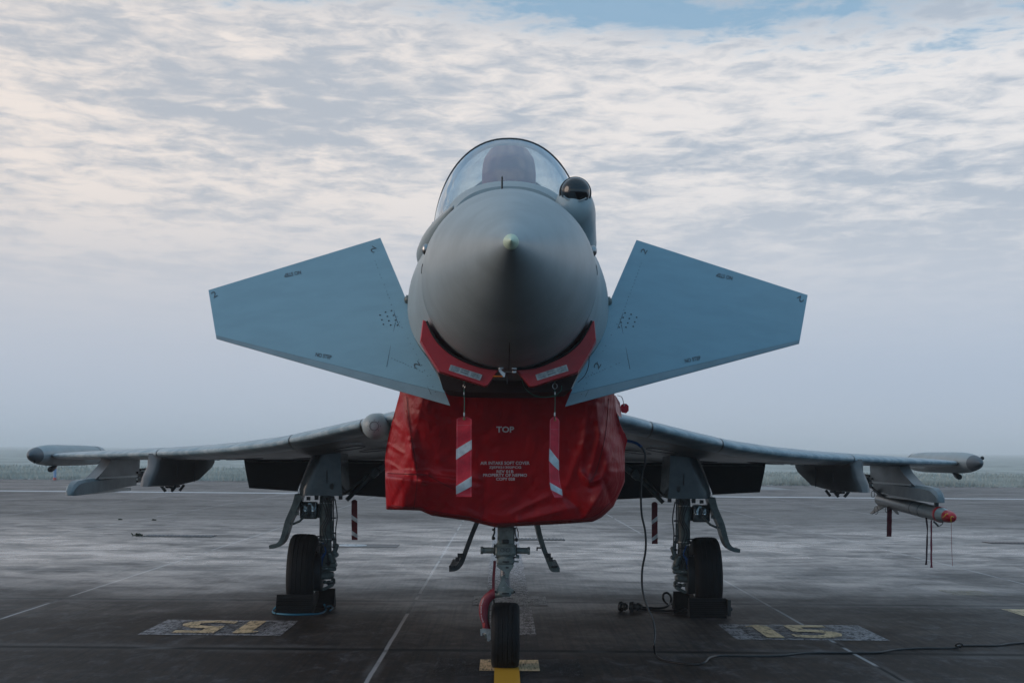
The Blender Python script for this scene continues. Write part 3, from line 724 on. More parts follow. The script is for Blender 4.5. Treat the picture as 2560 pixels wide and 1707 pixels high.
# ---- wings
WLE = [(.80, 5.05, 1.87), (1.2, 5.58, 1.795), (1.6, 6.11, 1.722), (2.0, 6.65, 1.655), (2.5, 7.31, 1.605), (3.0, 7.98, 1.575), (3.6, 8.77, 1.555), (4.4, 9.84, 1.535), (5.22, 10.93, 1.52)]
def wing_pt(x, u, sgn, off=0.0):      # u 0..1 upper LE->TE
    yl, zl = interp(WLE, x); yt = lerp(12.85, 12.25, (x - .8) / 4.4); zt = 1.495
    ch = yt - yl; k = 5 * (.2969 * math.sqrt(max(u, 0)) - .126 * u - .3516 * u * u + .2843 * u ** 3 - .1036 * u ** 4)
    tc_ = lerp(.021, .036, (x - .8) / 4.4); t_ = k * tc_ * ch + lerp(.016, .006, (x - .8) / 4.4) * math.sqrt(min(1, u * 30)) * (1 - u)
    zc = lerp(zl, zt, u) + .006 * ch * math.sin(math.pi * u) ** 1.0
    return yl + u * ch, zc + sgn * (t_ + off)
def wing_ring(x, s_, u0=0.0, u1=1.0, n=34, off=0.0):
    us = [u0 + (u1 - u0) * (1 - math.cos(math.pi * .5 * k / n)) for k in range(n + 1)]
    top = [(s_ * x, *wing_pt(x, u, 1, off)) for u in us]; bot = [(s_ * x, *wing_pt(x, u, -1, off)) for u in us]
    return top[::-1] + bot[1:]
for s_ in (-1, 1):
    g = MB(); xs_ = [.78, .9, 1.0, 1.2, 1.4, 1.6, 1.8, 2.0, 2.3, 2.6, 3.0, 3.4, 3.9, 4.4, 4.9, 5.2]
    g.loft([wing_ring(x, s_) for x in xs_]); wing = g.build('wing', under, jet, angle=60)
    for x0, x1 in ((.86, 1.15), (1.165, 1.84), (1.855, 3.44), (3.455, 5.10)):
        g = MB(); n = 10; rings = []
        for k in range(n + 1):
            x = lerp(x0, x1, k / n); cu = .42 / (wing_pt(x, 1, 1)[0] - wing_pt(x, 0, 1)[0])
            o1 = wing_ring(x, s_, 0, cu, 16, .006 if k not in (0, n) else .003)
            rings.append([(a, b_ - .008, c_) for a, b_, c_ in o1])
        g.loft(rings); g.build('leading_edge_slat', slat_m, wing, angle=50)
    # upper skin: painted like the slats, slightly proud of the box
    g = MB(); g.loft([[(s_ * x, *wing_pt(x, .08 + .9 * k / 16, 1, .003)) for k in range(17)] for x in xs_], False, False); g.build('upper_skin', slat_m, wing, angle=60)
    # drooped inboard flap
    rings = []
    for x, zl_, zt_, yt_ in ((.92, 1.495, 1.00, 12.75), (3.20, 1.51, 1.135, 12.70)):
        r = []
        for k in range(20):
            a = 2 * math.pi * k / 20; u = .5 - .5 * math.cos(a); tt_ = math.sin(a) * .05 * (1 - u * .85)
            r.append((s_ * x, lerp(12.3, yt_, u) + tt_ * .8, lerp(zl_, zt_, u) + tt_ * .5))
        rings.append(r)
    g = MB(); g.loft(rings); fl = g.build('flap', flap_shade_m, wing, angle=50)
    g = MB(); g.tube([(s_ * .95, 12.18, 1.462), (s_ * 3.15, 12.18, 1.475)], .008, 8); g.build('hinge_rod', gear_m, wing)
    g = MB(); g.box((s_ * 2.33, 12.0, 1.34), (.03, .10, .28), Matrix.Rotation(R(-s_ * 14), 3, 'Y'), .01); g.build('flap_link', gear_m, wing)
    # under-wing access panels
    g = MB()
    for x, u in ((1.45, .25), (1.3, .42), (2.6, .3), (2.9, .5), (3.2, .38), (2.2, .62)):
        rr = []
        for a in (2 * math.pi * k / 24 for k in range(24)):
            xx = x + .16 * math.cos(a); uu = u + .045 * math.sin(a); y, z = wing_pt(xx, uu, -1, .002); rr.append((s_ * xx, y, z))
        g.tube(rr + [rr[0]], .004, 5)
    g.build('access_panel', darkpaint, wing)
    g = MB()
    for x, u, w_ in ((1.35, .13, .22), (2.75, .16, .12), (2.95, .2, .1)):
        y, z = wing_pt(x, u, -1, .006); g.box((s_ * x, y, z), (w_, .03, .006))
    g.build('panel_handle', alu, wing)

    # tip pod
    r0 = .124
    pod = MB(); pz = 1.528; px = 5.25
    prof = [(10.62, .088), (10.8, .108), (11.05, .12), (11.4, r0), (12.6, r0), (13.0, .112 if s_ > 0 else .118), (13.25, .09 if s_ > 0 else .115), (13.3, .05 if s_ > 0 else .11)]
    pod.lathe([(y, r) for y, r in prof], (s_ * px, 0, pz), 'Y', 36); podo = pod.build('wing_tip_pod', paint, jet)
    g = MB(); g.lathe([(10.36, .002), (10.375, .022), (10.42, .046), (10.5, .07), (10.618, .0885)], (s_ * px, 0, pz), 'Y', 36); g.build('pod_nose', pod_nose, podo)
    g = MB(); g.tube(smooth_pts([(s_ * px, 11.4, pz - .10), (s_ * px, 11.3, pz - .145), (s_ * px, 11.16, pz - .165)], 4), [.03, .028, .026, .026, .028, .030, .033, .034, .03], 12); g.build('pod_antenna', black, podo)
    g = MB(); g.lathe([(13.02, .1195), (13.05, .1195)], (s_ * px, 0, pz), 'Y', 36, cap=False); g.build('pod_ring', black, podo)
    if s_ > 0: g = MB(); g.ball((s_ * px + .055, 10.50, pz + .055), .022, 12); g.build('pod_sensor', black, podo)
    else: g = MB(); g.ball((s_ * px + .02, 10.5, pz - .072), .018, 12); g.build('pod_sensor', black, podo)

    # mid pylon
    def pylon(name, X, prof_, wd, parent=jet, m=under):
        g = MB(); n = len(prof_); rings = []
        cy_ = sum(q[0] for q in prof_) / n; cz_ = sum(q[1] for q in prof_) / n
        for dx_, sh in ((-wd / 2, .045), (-wd / 2 + wd * .12, .018), (-wd * .2, .0), (wd * .2, 0), (wd / 2 - wd * .12, .018), (wd / 2, .045)):
            rings.append([(X + dx_, q[0] + (sh * 1.6 if q[0] < cy_ - 1.0 else 0), q[1] + (sh * .15 if q[1] < cz_ else 0)) for q in prof_])
        g.loft(rings); return g.build(name, m, parent, angle=40)
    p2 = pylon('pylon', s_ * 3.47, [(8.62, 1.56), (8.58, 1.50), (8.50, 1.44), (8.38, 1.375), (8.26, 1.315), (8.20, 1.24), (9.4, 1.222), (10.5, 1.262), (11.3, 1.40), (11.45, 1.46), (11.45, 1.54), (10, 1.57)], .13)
    g = MB()
    for k in (-1, 1):
        g.box((s_ * 3.47 + k * .055, 9.25, 1.20), (.022, .05, .075), Matrix.Rotation(R(k * 38), 3, 'Y')); g.box((s_ * 3.47 + k * .055, 9.65, 1.20), (.022, .05, .075), Matrix.Rotation(R(k * 38), 3, 'Y'))
    g.box((s_ * 3.47, 9.45, 1.215), (.05, .5, .02)); g.build('sway_brace', black, p2, smooth=False)
    g = MB(); g.box((s_ * 3.47 - s_ * .067, 9.35, 1.37), (.004, .05, .14)); g.box((s_ * 3.47 - s_ * .067, 10.25, 1.36), (.004, .02, .22)); g.build('pylon_panel', darkpaint, p2, smooth=False)
    # outer pylon with launcher rail
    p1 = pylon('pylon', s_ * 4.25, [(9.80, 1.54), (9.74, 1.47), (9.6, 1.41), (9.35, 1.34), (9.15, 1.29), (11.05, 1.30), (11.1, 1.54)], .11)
    g = MB(); rings = []
    for y, zt_, zb_, w_ in ((8.36, 1.155, 1.145, .03), (8.38, 1.20, 1.142, .075), (8.44, 1.25, 1.142, .10), (8.56, 1.283, 1.143, .112), (8.8, 1.295, 1.145, .115), (10.92, 1.335, 1.197, .115)):
        h = zt_ - zb_; b_ = min(.03, h * .3)
        rings.append([(s_ * 4.25 + a, y, z) for a, z in ((-w_ / 2, zb_), (w_ / 2, zb_), (w_ / 2, zt_ - b_), (w_ / 2 - b_ * .8, zt_), (-w_ / 2 + b_ * .8, zt_), (-w_ / 2, zt_ - b_))])
    g.loft(rings); rail = g.build('launcher_rail', rail_m, jet, angle=30)
    g = MB(); g.box((s_ * 4.25, 9.7, 1.155), (.05, 2.2, .03)); g.box((s_ * 4.25 - s_ * .062, 10.1, 1.30), (.008, 1.7, .02)); g.build('rail_track', alu, rail, smooth=False)
    g = MB(); g.box((s_ * 4.20, 11.32, 1.30), (.07, .42, .11), None, .01); g.build('rail_tail_box', paint, rail, smooth=False)
    g = MB(); g.cyl((s_ * 4.2, 11.1, 1.37), (s_ * 4.2, 11.4, 1.375), .014, n=10)
    for k in range(3): g.box((s_ * 4.21, 11.0 + .0 * k, 1.24 + .05 * k), (.06, .14, .022))
    g.build('rail_connector', black, rail, smooth=False)

# wing root fairing (left of the intake cover) with its round cap
g = MB(); g.lathe([(-.10, .01), (-.095, .045), (-.07, .075), (-.03, .095), (.04, .104), (.4, .115), (1.0, .10), (2.0, .03)], (-1.015, 5.22, 1.787), 'Y', 32, sz=.98); wr = g.build('wing_root_fairing', paint, jet, angle=60)
g = MB(); g.tube([(-1.015 + .034 * math.cos(a), 5.122, 1.787 + .034 * math.sin(a)) for a in (2 * math.pi * k / 24 for k in range(25))], .0018, 5)
for k in range(8): g.ball((-1.015 + .047 * math.cos(k * .785), 5.128, 1.787 + .047 * math.sin(k * .785)), .0035, 8)
g.build('cap_ring', darkpaint, wr)

# ================================================================== landing gear
def crop(ox, oy, k): return lambda x, y, D: Q((ox + k * x) / 1.08844, (oy + k * y) / 1.08844, D)
C2 = crop(980, 660, .2551); C5 = crop(1180, 1300, .12757); C8 = crop(640, 1240, .2041); C6 = crop(1180, 1460, .15748)
def bb(g, C, x0, y0, x1, y1, D, dep, bev=.006):
    a, b_ = C(x0, y0, D), C(x1, y1, D)
    return g.box(((a.x + b_.x) / 2, a.y + dep / 2, (a.z + b_.z) / 2), (abs(a.x - b_.x), dep, abs(a.z - b_.z)), None, bev)
def tyre(c, Rr, wd, sq, s=1, tilt=0.0):
    g = MB(); prof = []; hw = wd / 2
    pts = [(-.42, .56), (-.47, .66), (-.50, .78), (-.485, .88), (-.43, .945), (-.35, .975)]
    grooves = [-.24, -.09, .09, .24]
    for x, r in pts: prof.append((x, r))
    for gx_ in grooves: prof += [(gx_ - .016, .992 - .03 * abs(gx_)), (gx_ - .012, .972), (gx_ + .012, .972), (gx_ + .016, .992 - .03 * abs(gx_))]
    for x, r in reversed(pts): prof.append((-x, r))
    m_ = Matrix.Rotation(tilt, 3, 'Y'); n = 72; rings = []
    for x, r in prof:
        ring = []
        for k in range(n):
            a = 2 * math.pi * k / n; v = m_ @ Vector((x * wd, r * Rr * math.cos(a), r * Rr * math.sin(a))); 
            q = Vector(c) + v
            if q.z < .004: q.z = .004
            ring.append(q)
        rings.append(ring)
    g.loft(rings, True, False); return g
def rim(c, Rr, wd, s):
    g = MB(); g.lathe([(-.36 * wd, .58 * Rr), (-.42 * wd, .54 * Rr), (-.36 * wd, .46 * Rr), (-.30 * wd, .2 * Rr), (-.34 * wd, .02), (.34 * wd, .02), (.30 * wd, .2 * Rr), (.36 * wd, .46 * Rr), (.42 * wd, .54 * Rr), (.36 * wd, .58 * Rr)], c, 'X', 40); return g
# nose gear
D = 11.5
g = MB()
bb(g, C5, 500, 120, 835, 480, D, .14, .012); bb(g, C5, 440, 470, 868, 720, D - .02, .20, .018)
g.cyl((.0, 4.86, 1.3), (0, 4.82, .9), .06, n=20)
g.lathe([(0, .058), (.012, .066), (.05, .066), (.06, .058)], (.0, 4.74, .765), 'Z', 28)
nose_leg = g.build('nose_gear_leg', nose_gear_m, jet, angle=30)
g = MB(); a, b_ = C5(165, 595, D), C5(1140, 595, D)
g.lathe([(a.x, .024), (a.x + .001, .0285), (a.x + .018, .0285), (a.x + .02, .0235), (b_.x - .02, .0235), (b_.x - .018, .0285), (b_.x - .001, .0285), (b_.x, .024)], (0, a.y + .05, a.z), 'X', 24)
g.build('steering_actuator', nose_gear_m, nose_leg)
g = MB()
for x in (595, 705): q = C5(x, 582, D - .03); g.cyl((q.x, q.y - .004, q.z), (q.x, q.y + .03, q.z), .0135, n=16)
g.build('end_cap', nose_gear_m, nose_leg)
g = MB()
for x in (595, 705): q = C5(x, 582, D - .035); g.tube([(q.x + .0135 * math.cos(a), q.y, q.z + .0135 * math.sin(a)) for a in (2 * math.pi * k / 16 for k in range(17))], .0015, 5)
bb(g, C5, 590, 375, 720, 455, D - .02, .04, .004)
q = C5(870, 380, D); g.ball((q.x, q.y, q.z), .014, 12); g.tube([C5(850, 140, D), C5(845, 240, D), C5(870, 370, D)], .005, 6); g.tube([C5(870, 130, D), C5(905, 230, D), C5(905, 340, D)], .004, 6)
q = C5(420, 350, D); g.ball((q.x, q.y, q.z), .014, 12); g.tube([C5(440, 140, D), C5(440, 240, D), C5(405, 340, D)], .007, 6); q = C5(412, 185, D); g.ball((q.x, q.y, q.z), .008, 10)
bb(g, C5, 425, 478, 442, 705, D - .01, .15, .002); bb(g, C5, 866, 478, 882, 690, D - .01, .15, .002); bb(g, C5, 455, 728, 860, 742, D, .12, .002)
bb(g, C5, 597, 800, 730, 826, D - .06, .02, .002)
g.build('hydraulic_fitting', black, nose_leg, angle=30)
g = MB(); bb(g, C5, 480, 745, 820, 880, D - .03, .10, .012)       # collar
poly = [C5(x, y, D - .05) for x, y in ((480, 870), (500, 920), (570, 975), (640, 1010), (650, 1110), (712, 1110), (745, 1010), (800, 930), (822, 870))]
g.prism_y([(q.x, q.z) for q in poly], poly[0].y, poly[0].y + .03)
q = C5(605, 1110, D - .05); r_ = C5(690, 1118, D - .05)
g.ball((q.x, q.y + .01, q.z), .0125, 12); g.ball((r_.x, r_.y + .01, r_.z), .012, 12); g.cyl((q.x - .02, q.y + .01, q.z), (r_.x + .008, q.y + .01, q.z), .007, n=10)
bb(g, C5, 815, 795, 920, 822, D, .02, .003); bb(g, C5, 860, 680, 930, 745, D + .03, .03, .003)
tl_ = g.build('upper_torque_link', nose_gear_m, nose_leg, angle=30)
g = MB(); q = C5(690, 925, D - .055); g.lathe([(0, .0001), (.001, .015)], (q.x, q.y, q.z), 'Y', 20, sx=.8, sz=.45); g.build('link_hole', black, tl_)
g = MB(); poly = [C5(x, y, D - .05) for x, y in ((575, 1110), (560, 1190), (510, 1310), (475, 1380), (470, 1420), (840, 1420), (830, 1370), (700, 1290), (650, 1210), (635, 1110))]
g.prism_y([(q.x, q.z) for q in poly], poly[0].y, poly[0].y + .03); bb(g, C5, 500, 1385, 770, 1500, D - .07, .14, .012); bb(g, C5, 445, 1380, 845, 1440, D - .05, .05, .01)
lt = g.build('lower_torque_link', nose_gear_m, nose_leg, angle=30)
g = MB(); q = C5(612, 1312, D - .052); g.lathe([(0, .0001), (.001, .0095)], (q.x, q.y, q.z), 'Y', 20, sx=.85, sz=.42); g.build('link_plate', alu, lt)
g = MB(); bb(g, C5, 590, 1420, 730, 1448, D - .085, .02, .002)
for x in (455, 830): q = C5(x, 1400, D - .06); g.ball((q.x, q.y, q.z), .009, 10)
g.build('link_slot', black, lt)
g = MB(); a, b_ = C5(648, 900, D), C5(648, 1420, D); g.cyl((a.x, 4.76, a.z), (b_.x, 4.76, b_.z), .037, n=28); g.build('oleo_piston', chrome, nose_leg)
wc_ = (.002, 4.66, .246)
tyre(wc_, .246, .208, 1).build('tyre', rubber, nose_leg, angle=50); rim(wc_, .246, .2, 1).build('rim', gear_m, nose_leg)
g = MB()      # single fork down the left of the wheel
pts = [(-.02, 4.74, .545), (-.09, 4.76, .53), (-.135, 4.74, .46), (-.14, 4.70, .34), (-.13, 4.66, .25)]
g.tube(smooth_pts(pts, 5), .026, 12); g.cyl((-.15, 4.66, .246), (.0, 4.66, .246), .022, n=16)
g.build('axle_fork', nose_gear_m, nose_leg)
g = MB()
poly = [C6(x, y, 11.36) for x, y in ((130, 715), (200, 700), (300, 705), (300, 880), (262, 905), (238, 900), (236, 800), (205, 765), (165, 770), (160, 815), (135, 812))]
g.prism_y([(q.x, q.z) for q in poly], poly[0].y, poly[0].y + .03); g.build('tow_lug', alu, nose_leg, smooth=False)
# nose gear doors
def curved_plate(g, pts, th, y0, y1, hw=None):
    P = [Vector((q.x, q.z)) for q in pts]; L_, R_ = [], []
    for i, q in enumerate(P):
        d = (P[min(i + 1, len(P) - 1)] - P[max(i - 1, 0)]).normalized(); n_ = Vector((-d.y, d.x)); t_ = th[i] if isinstance(th, (list, tuple)) else th
        L_.append(q + n_ * t_ / 2); R_.append(q - n_ * t_ / 2)
    g.prism_y([tuple(q) for q in L_ + R_[::-1]], y0, y1)
for s_ in (-1, 1):
    pts = [(1104, 1180), (1086, 1222), (1071, 1262), (1060, 1290), (1048, 1302), (1033, 1304)] if s_ < 0 else [(1230, 1180), (1238, 1222), (1250, 1262), (1262, 1292), (1268, 1304), (1284, 1305)]
    P = smooth_pts([Q(x, y, 12.3) for x, y in pts], 4)
    g = MB(); curved_plate(g, P, .036, 5.35, 6.3); dr = g.build('nose_gear_door', darkpaint if s_ < 0 else gear_m, jet, angle=40)
    g = MB(); q = Q(1058 if s_ < 0 else 1258, 1272, 12.28); g.box((q.x, 5.33, q.z), (.04, .05, .03)); g.box((q.x - s_ * -.02, 5.33, q.z - .03), (.03, .05, .03)); q = Q(1040 if s_ < 0 else 1272, 1298, 12.28); g.box((q.x, 5.34, q.z), (.05, .03, .018))
    if s_ > 0: q = Q(1237, 1255, 12.28); g.box((q.x, 5.33, q.z), (.035, .04, .01)); g.box((q.x - .015, 5.33, q.z - .01), (.01, .04, .025))
    g.build('door_latch', black, dr, smooth=False)

# main gear
for s_ in (-1, 1):
    def X(x): return s_ * x
    y0 = 8.6
    # leg fairing: rounded outboard edge
    rr = []
    for z, xo, xi, d_ in ((1.80, 1.80, 1.62, .5), (1.70, 1.87, 1.62, .62), (1.58, 1.935, 1.615, .72), (1.42, 2.00, 1.61, .78), (1.28, 2.055, 1.605, .82), (1.21, 2.08, 1.60, .84), (1.155, 2.082, 1.60, .84)):
        ring = []
        for k in range(15):
            a = R(180 - 180 * k / 14); ex = xo - .13 + .13 * math.cos(a) if k >= 7 else lerp(xi, xo - .13, k / 7)
            yy = (8.42 + .42 * (1 - math.sin(a)) if k >= 7 else 8.42 + .0 * k)
            ring.append((X(ex), yy, z))
        ring += [(X(xo - .02), 8.42 + d_, z), (X(xi), 8.42 + d_, z)]
        rr.append(ring)
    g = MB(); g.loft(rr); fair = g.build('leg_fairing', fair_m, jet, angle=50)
    g = MB(); g.box((X(1.75), 8.415, 1.34), (.012, .004, .12)); g.lathe([(0, .001), (.002, .02)], (X(1.70), 8.413, 1.25), 'Y', 16, sz=1.6); g.build('fairing_slot', darkpaint, fair, smooth=False)
    g = MB(); lx = 1.775
    g.cyl((X(lx), y0, 1.2), (X(lx), y0, .70), .066, n=28); g.lathe([(0, .071), (.02, .071)], (X(lx), y0, 1.04), 'Z', 28); g.lathe([(0, .072), (.03, .072)], (X(lx), y0, .70), 'Z', 28)
    g.cyl((X(lx), y0, .70), (X(lx), y0, .5), .058, .062, 24); g.cyl((X(lx - .01), y0 - .01, .6), (X(lx + .01), y0, .32), .066, .05, 20)
    g.box((X(lx - .07), y0 - .05, .53), (.06, .10, .12), Matrix.Rotation(R(s_ * 20), 3, 'Y'), .018)
    g.box((X(lx - .005), y0 - .05, .355), (.17, .12, .075), Matrix.Rotation(R(s_ * 4), 3, 'Y'), .02); g.box((X(lx - .03), y0 - .07, .425), (.17, .06, .045), None, .012)
    g.cyl((X(lx + .03), y0, .385), (X(2.02), y0, .385), .035, n=18); g.box((X(lx - .05), y0 + .03, .28), (.09, .08, .04), None, .01)
    g.ball((X(lx - .08), y0 - .03, .31), .022, 12); g.ball((X(lx), y0 - .06, .29), .02, 12)
    leg = g.build('main_gear_leg', gear_m, jet, angle=35)
    g = MB()
    g.tube(smooth_pts([(X(lx + .02), y0 - .075, .68), (X(lx - .01), y0 - .09, .60), (X(lx + .02), y0 - .085, .53), (X(lx + .045), y0 - .08, .40), (X(lx + .10), y0 - .10, .30)], 5), .0075, 8)
    g.tube(smooth_pts([(X(lx + .01), y0 - .08, .58), (X(lx + .05), y0 - .10, .50), (X(lx + .085), y0 - .09, .38), (X(lx + .09), y0 - .1, .27)], 5), .006, 8)
    g.build('brake_hose', blue_hose, leg)
    g = MB()
    g.tube([(X(lx - .075), y0 - .02, 1.15), (X(lx - .08), y0 - .02, .55)], .006, 6); g.tube(smooth_pts([(X(lx - .09), y0 - .02, 1.12), (X(lx - .115), y0 - .03, .95), (X(lx - .10), y0 - .03, .8), (X(lx - .11), y0 - .02, .6)], 4), .006, 6)
    for z in (.93, .78, .72, .64): g.box((X(lx - .085), y0 - .03, z), (.035, .04, .014))
    for k in range(5): g.box((X(lx + rnd.uniform(-.07, .06)), y0 - .07, .75 - .09 * k), (rnd.uniform(.03, .08), .04, .012))
    for k in range(4): g.tube(smooth_pts([(X(lx + rnd.uniform(-.05, .05)), y0 - .075, .70), (X(lx + rnd.uniform(-.05, .05)), y0 - .09, .6), (X(lx + rnd.uniform(-.06, .06)), y0 - .085, .45)], 4), .004, 5)
    for k in range(6): g.box((X(1.62 + .08 * k), 8.5, 1.135 - .01 * (k % 3)), (.035, .05, .035 + .012 * (k % 2)))
    g.box((X(lx), y0 - .06, .33), (.05, .05, .02)); g.box((X(lx - .06), y0 - .05, .27), (.06, .05, .03))
    for k in range(7):
        zz = .66 - .055 * k; xx = lx + rnd.uniform(-.06, .05); g.box((X(xx), y0 - .085, zz), (rnd.uniform(.012, .04), .02, rnd.uniform(.01, .03)), Matrix.Rotation(R(rnd.uniform(-30, 30)), 3, 'Y'))
    g.build('hydraulic_line', black, leg, smooth=False)
    g = MB()
    g.box((X(lx - .10), y0 - .02, .62), (.045, .06, .11), Matrix.Rotation(R(s_ * -18), 3, 'Y'), .012); g.cyl((X(lx - .105), y0 - .06, .56), (X(lx - .105), y0 + .04, .56), .024, n=14); g.cyl((X(lx - .085), y0 - .08, .46), (X(lx - .085), y0 + .04, .46), .03, n=14)
    g.tube([(X(lx - .10), y0 - .03, .66), (X(lx - .07), y0 - .03, .78), (X(lx - .06), y0 - .02, .9)], .012, 8); g.box((X(lx - .03), y0 - .075, .24), (.12, .03, .03), Matrix.Rotation(R(s_ * 25), 3, 'Y'), .006)
    g.build('torque_link', gear_m, leg, angle=35)
    for zz, xx in ((.69, .03), (.575, -.05), (.50, .05), (.43, -.02), (.35, .06), (.30, -.07)):
        MB().box((X(lx + xx), y0 - .095, zz), (.022, .012, .010), None, .002).build('clamp', alu, leg)
    for k in range(3):
        q0 = X(lx - .02 + .03 * k); MB().tube(smooth_pts([(q0, y0 - .07, 1.10), (X(lx - .05 + .02 * k), y0 - .085, .95), (X(lx + .0 + .025 * k), y0 - .085, .82), (X(lx - .03 + .03 * k), y0 - .08, .70)], 5), .0045, 6).build('hose', black, leg)
    g = MB(); g.lathe([(0, .069), (.006, .069)], (X(lx), y0, 1.075), 'Z', 28); g.lathe([(0, .076), (.008, .076)], (X(lx), y0, .715), 'Z', 28); g.tube([(X(lx + .12), y0 - .1, .47), (X(lx + .06), y0 - .1, .43), (X(lx + .10), y0 - .1, .36)], .006, 6); g.build('leg_clamp', alu, leg)
    wc2 = (X(1.995), y0, .386)
    tyre(wc2, .386, .272, 1, tilt=R(-s_ * -1.5) * -1).build('tyre', rubber, leg, angle=50)
    rim(wc2, .386, .262, 1).build('rim', gear_m, leg)
    g = MB(); g.lathe([(-.06, .17), (-.055, .19), (.05, .19), (.06, .17)], (X(1.865), y0, .386), 'X', 32); g.build('brake_drum', darkpaint, leg)
    # landing lights
    g = MB(); g.box((X(1.945), y0 - .02, 1.005), (.17, .10, .17), None, .012); g.box((X(1.87), y0 + .02, 1.0), (.10, .06, .14)); g.build('light_housing', black, leg, smooth=False)
    for cx_, w_ in ((1.975, .088), (1.897, .058)):
        g = MB(); g.grid(lambda u, v: (X(cx_) + (u - .5) * w_, y0 - .073 - .012 * (1 - (2 * u - 1) ** 2) * (1 - (2 * v - 1) ** 2), 1.005 + (v - .5) * .15), 10, 14); g.build('landing_light', lamp_m, leg)
        g = MB(); g.ball((X(cx_), y0 - .083, 1.0), .016, 12, sy=.4); g.build('lamp_bulb', mat('lamp_bulb', (.75, .8, .82), .15, metal=.8), leg)
    # outboard gear door seen edge on
    P = [C8(x, y, 15.2) for x, y in ((505, -10), (470, 110), (420, 220), (370, 330), (330, 470), (290, 570), (225, 625), (140, 640))]
    if s_ > 0: P = [Vector((-q.x, q.y, q.z)) for q in P]
    P = smooth_pts(P, 4); n = len(P)
    g = MB(); curved_plate(g, P, [lerp(.072, .035, i / (n - 1)) for i in range(n)], 8.42, 8.68); gd = g.build('main_gear_door', gear_m, jet, angle=40)
    g = MB(); a = P[n // 3]; g.box((a.x + -s_ * .05, 8.45, a.z + .02), (.05, .05, .03)); a = P[n // 2]; g.box((a.x - s_ * .045, 8.45, a.z + .04), (.02, .04, .02)); g.tube([(X(1.95), 8.5, .98), (X(2.02), 8.45, .90), (X(2.09), 8.45, .87)], .012, 8); g.build('door_link', gear_m, gd, smooth=False)
    # side brace
    g = MB(); g.tube([(X(1.60), 8.9, 1.10), (X(1.36), 8.95, 1.345)], .022, 10); g.tube([(X(1.62), 8.86, 1.16), (X(1.37), 8.9, 1.37)], .012, 8)
    g.box((X(1.32), 8.95, 1.385), (.12, .08, .085), Matrix.Rotation(R(s_ * 45), 3, 'Y'), .015); g.cyl((X(1.31), 8.88, 1.38), (X(1.31), 9.02, 1.38), .035, n=14)
    g.box((X(1.21), 9.0, 1.47), (.22, .08, .07), Matrix.Rotation(R(s_ * 40), 3, 'Y'), .015); g.box((X(1.10), 9.0, 1.50), (.08, .12, .06), None, .01)
    brace = g.build('side_brace', gear_m, jet, angle=35)
    for o_ in (fair, leg, gd, brace): o_.location.y += .22; o_.location.x += s_ * .02
    # chocks
    e = empty('wheel_chocks', (X(2.0), 8.4, 0), ('black ribbed rubber chocks with a blue rope around the left main wheel' if s_ < 0 else 'black ribbed rubber chocks with rope around the right main wheel near the cable plugs'), 'wheel chocks', 'chocks at the main wheels')
    def chock(cx_, cy_, w_, flip):
        g = MB(); n = 7; poly = [(-.105, 0.002), (-.105, .035)] + [(lerp(-.105, -.03, k / n) + (.004 if k % 2 else 0), lerp(.035, .185, k / n)) for k in range(1, n)] + [(-.03, .188), (.03, .188), (.09, .05), (.10, .002)]
        if flip: poly = [(-a, b_) for a, b_ in poly][::-1]
        g.prism_x([(cy_ + a, b_) for a, b_ in poly], cx_ - w_ / 2, cx_ + w_ / 2)
        for k in range(8): z = .03 + .018 * k; yv = cy_ + (-1 if not flip else 1) * (.112 - .075 * k / 8.3); g.box((cx_, yv, z), (w_ * .98, .014, .009))
        g.build('chock', chock_m, e, smooth=False)
    chock(X(2.02) - .03, 8.47, .36, False); chock(X(1.92), 9.20, .36, True)
    g = MB()
    if s_ < 0:
        rp = [Q(640, 1388, 15.35), G(628, 1400, .012), G(630, 1407, .012), G(660, 1410.5, .012), G(700, 1410.5, .012), G(735, 1408, .012), G(748, 1400, .02), Q(745, 1388, 15.3)]
        g.tube(smooth_pts(rp, 6), .010, 8); g.tube(smooth_pts([G(752, 1392, .03), G(760, 1391, .02), G(764, 1396, .015), G(758, 1401, .015)], 5), .009, 8)
        g.build('rope', blue_rope, e)
    else:
        g.box((2.195, 8.47, .10), (.03, .20, .16)); g.ball((2.21, 8.40, .09), .022, 10); g.build('rope', black, e, smooth=False)

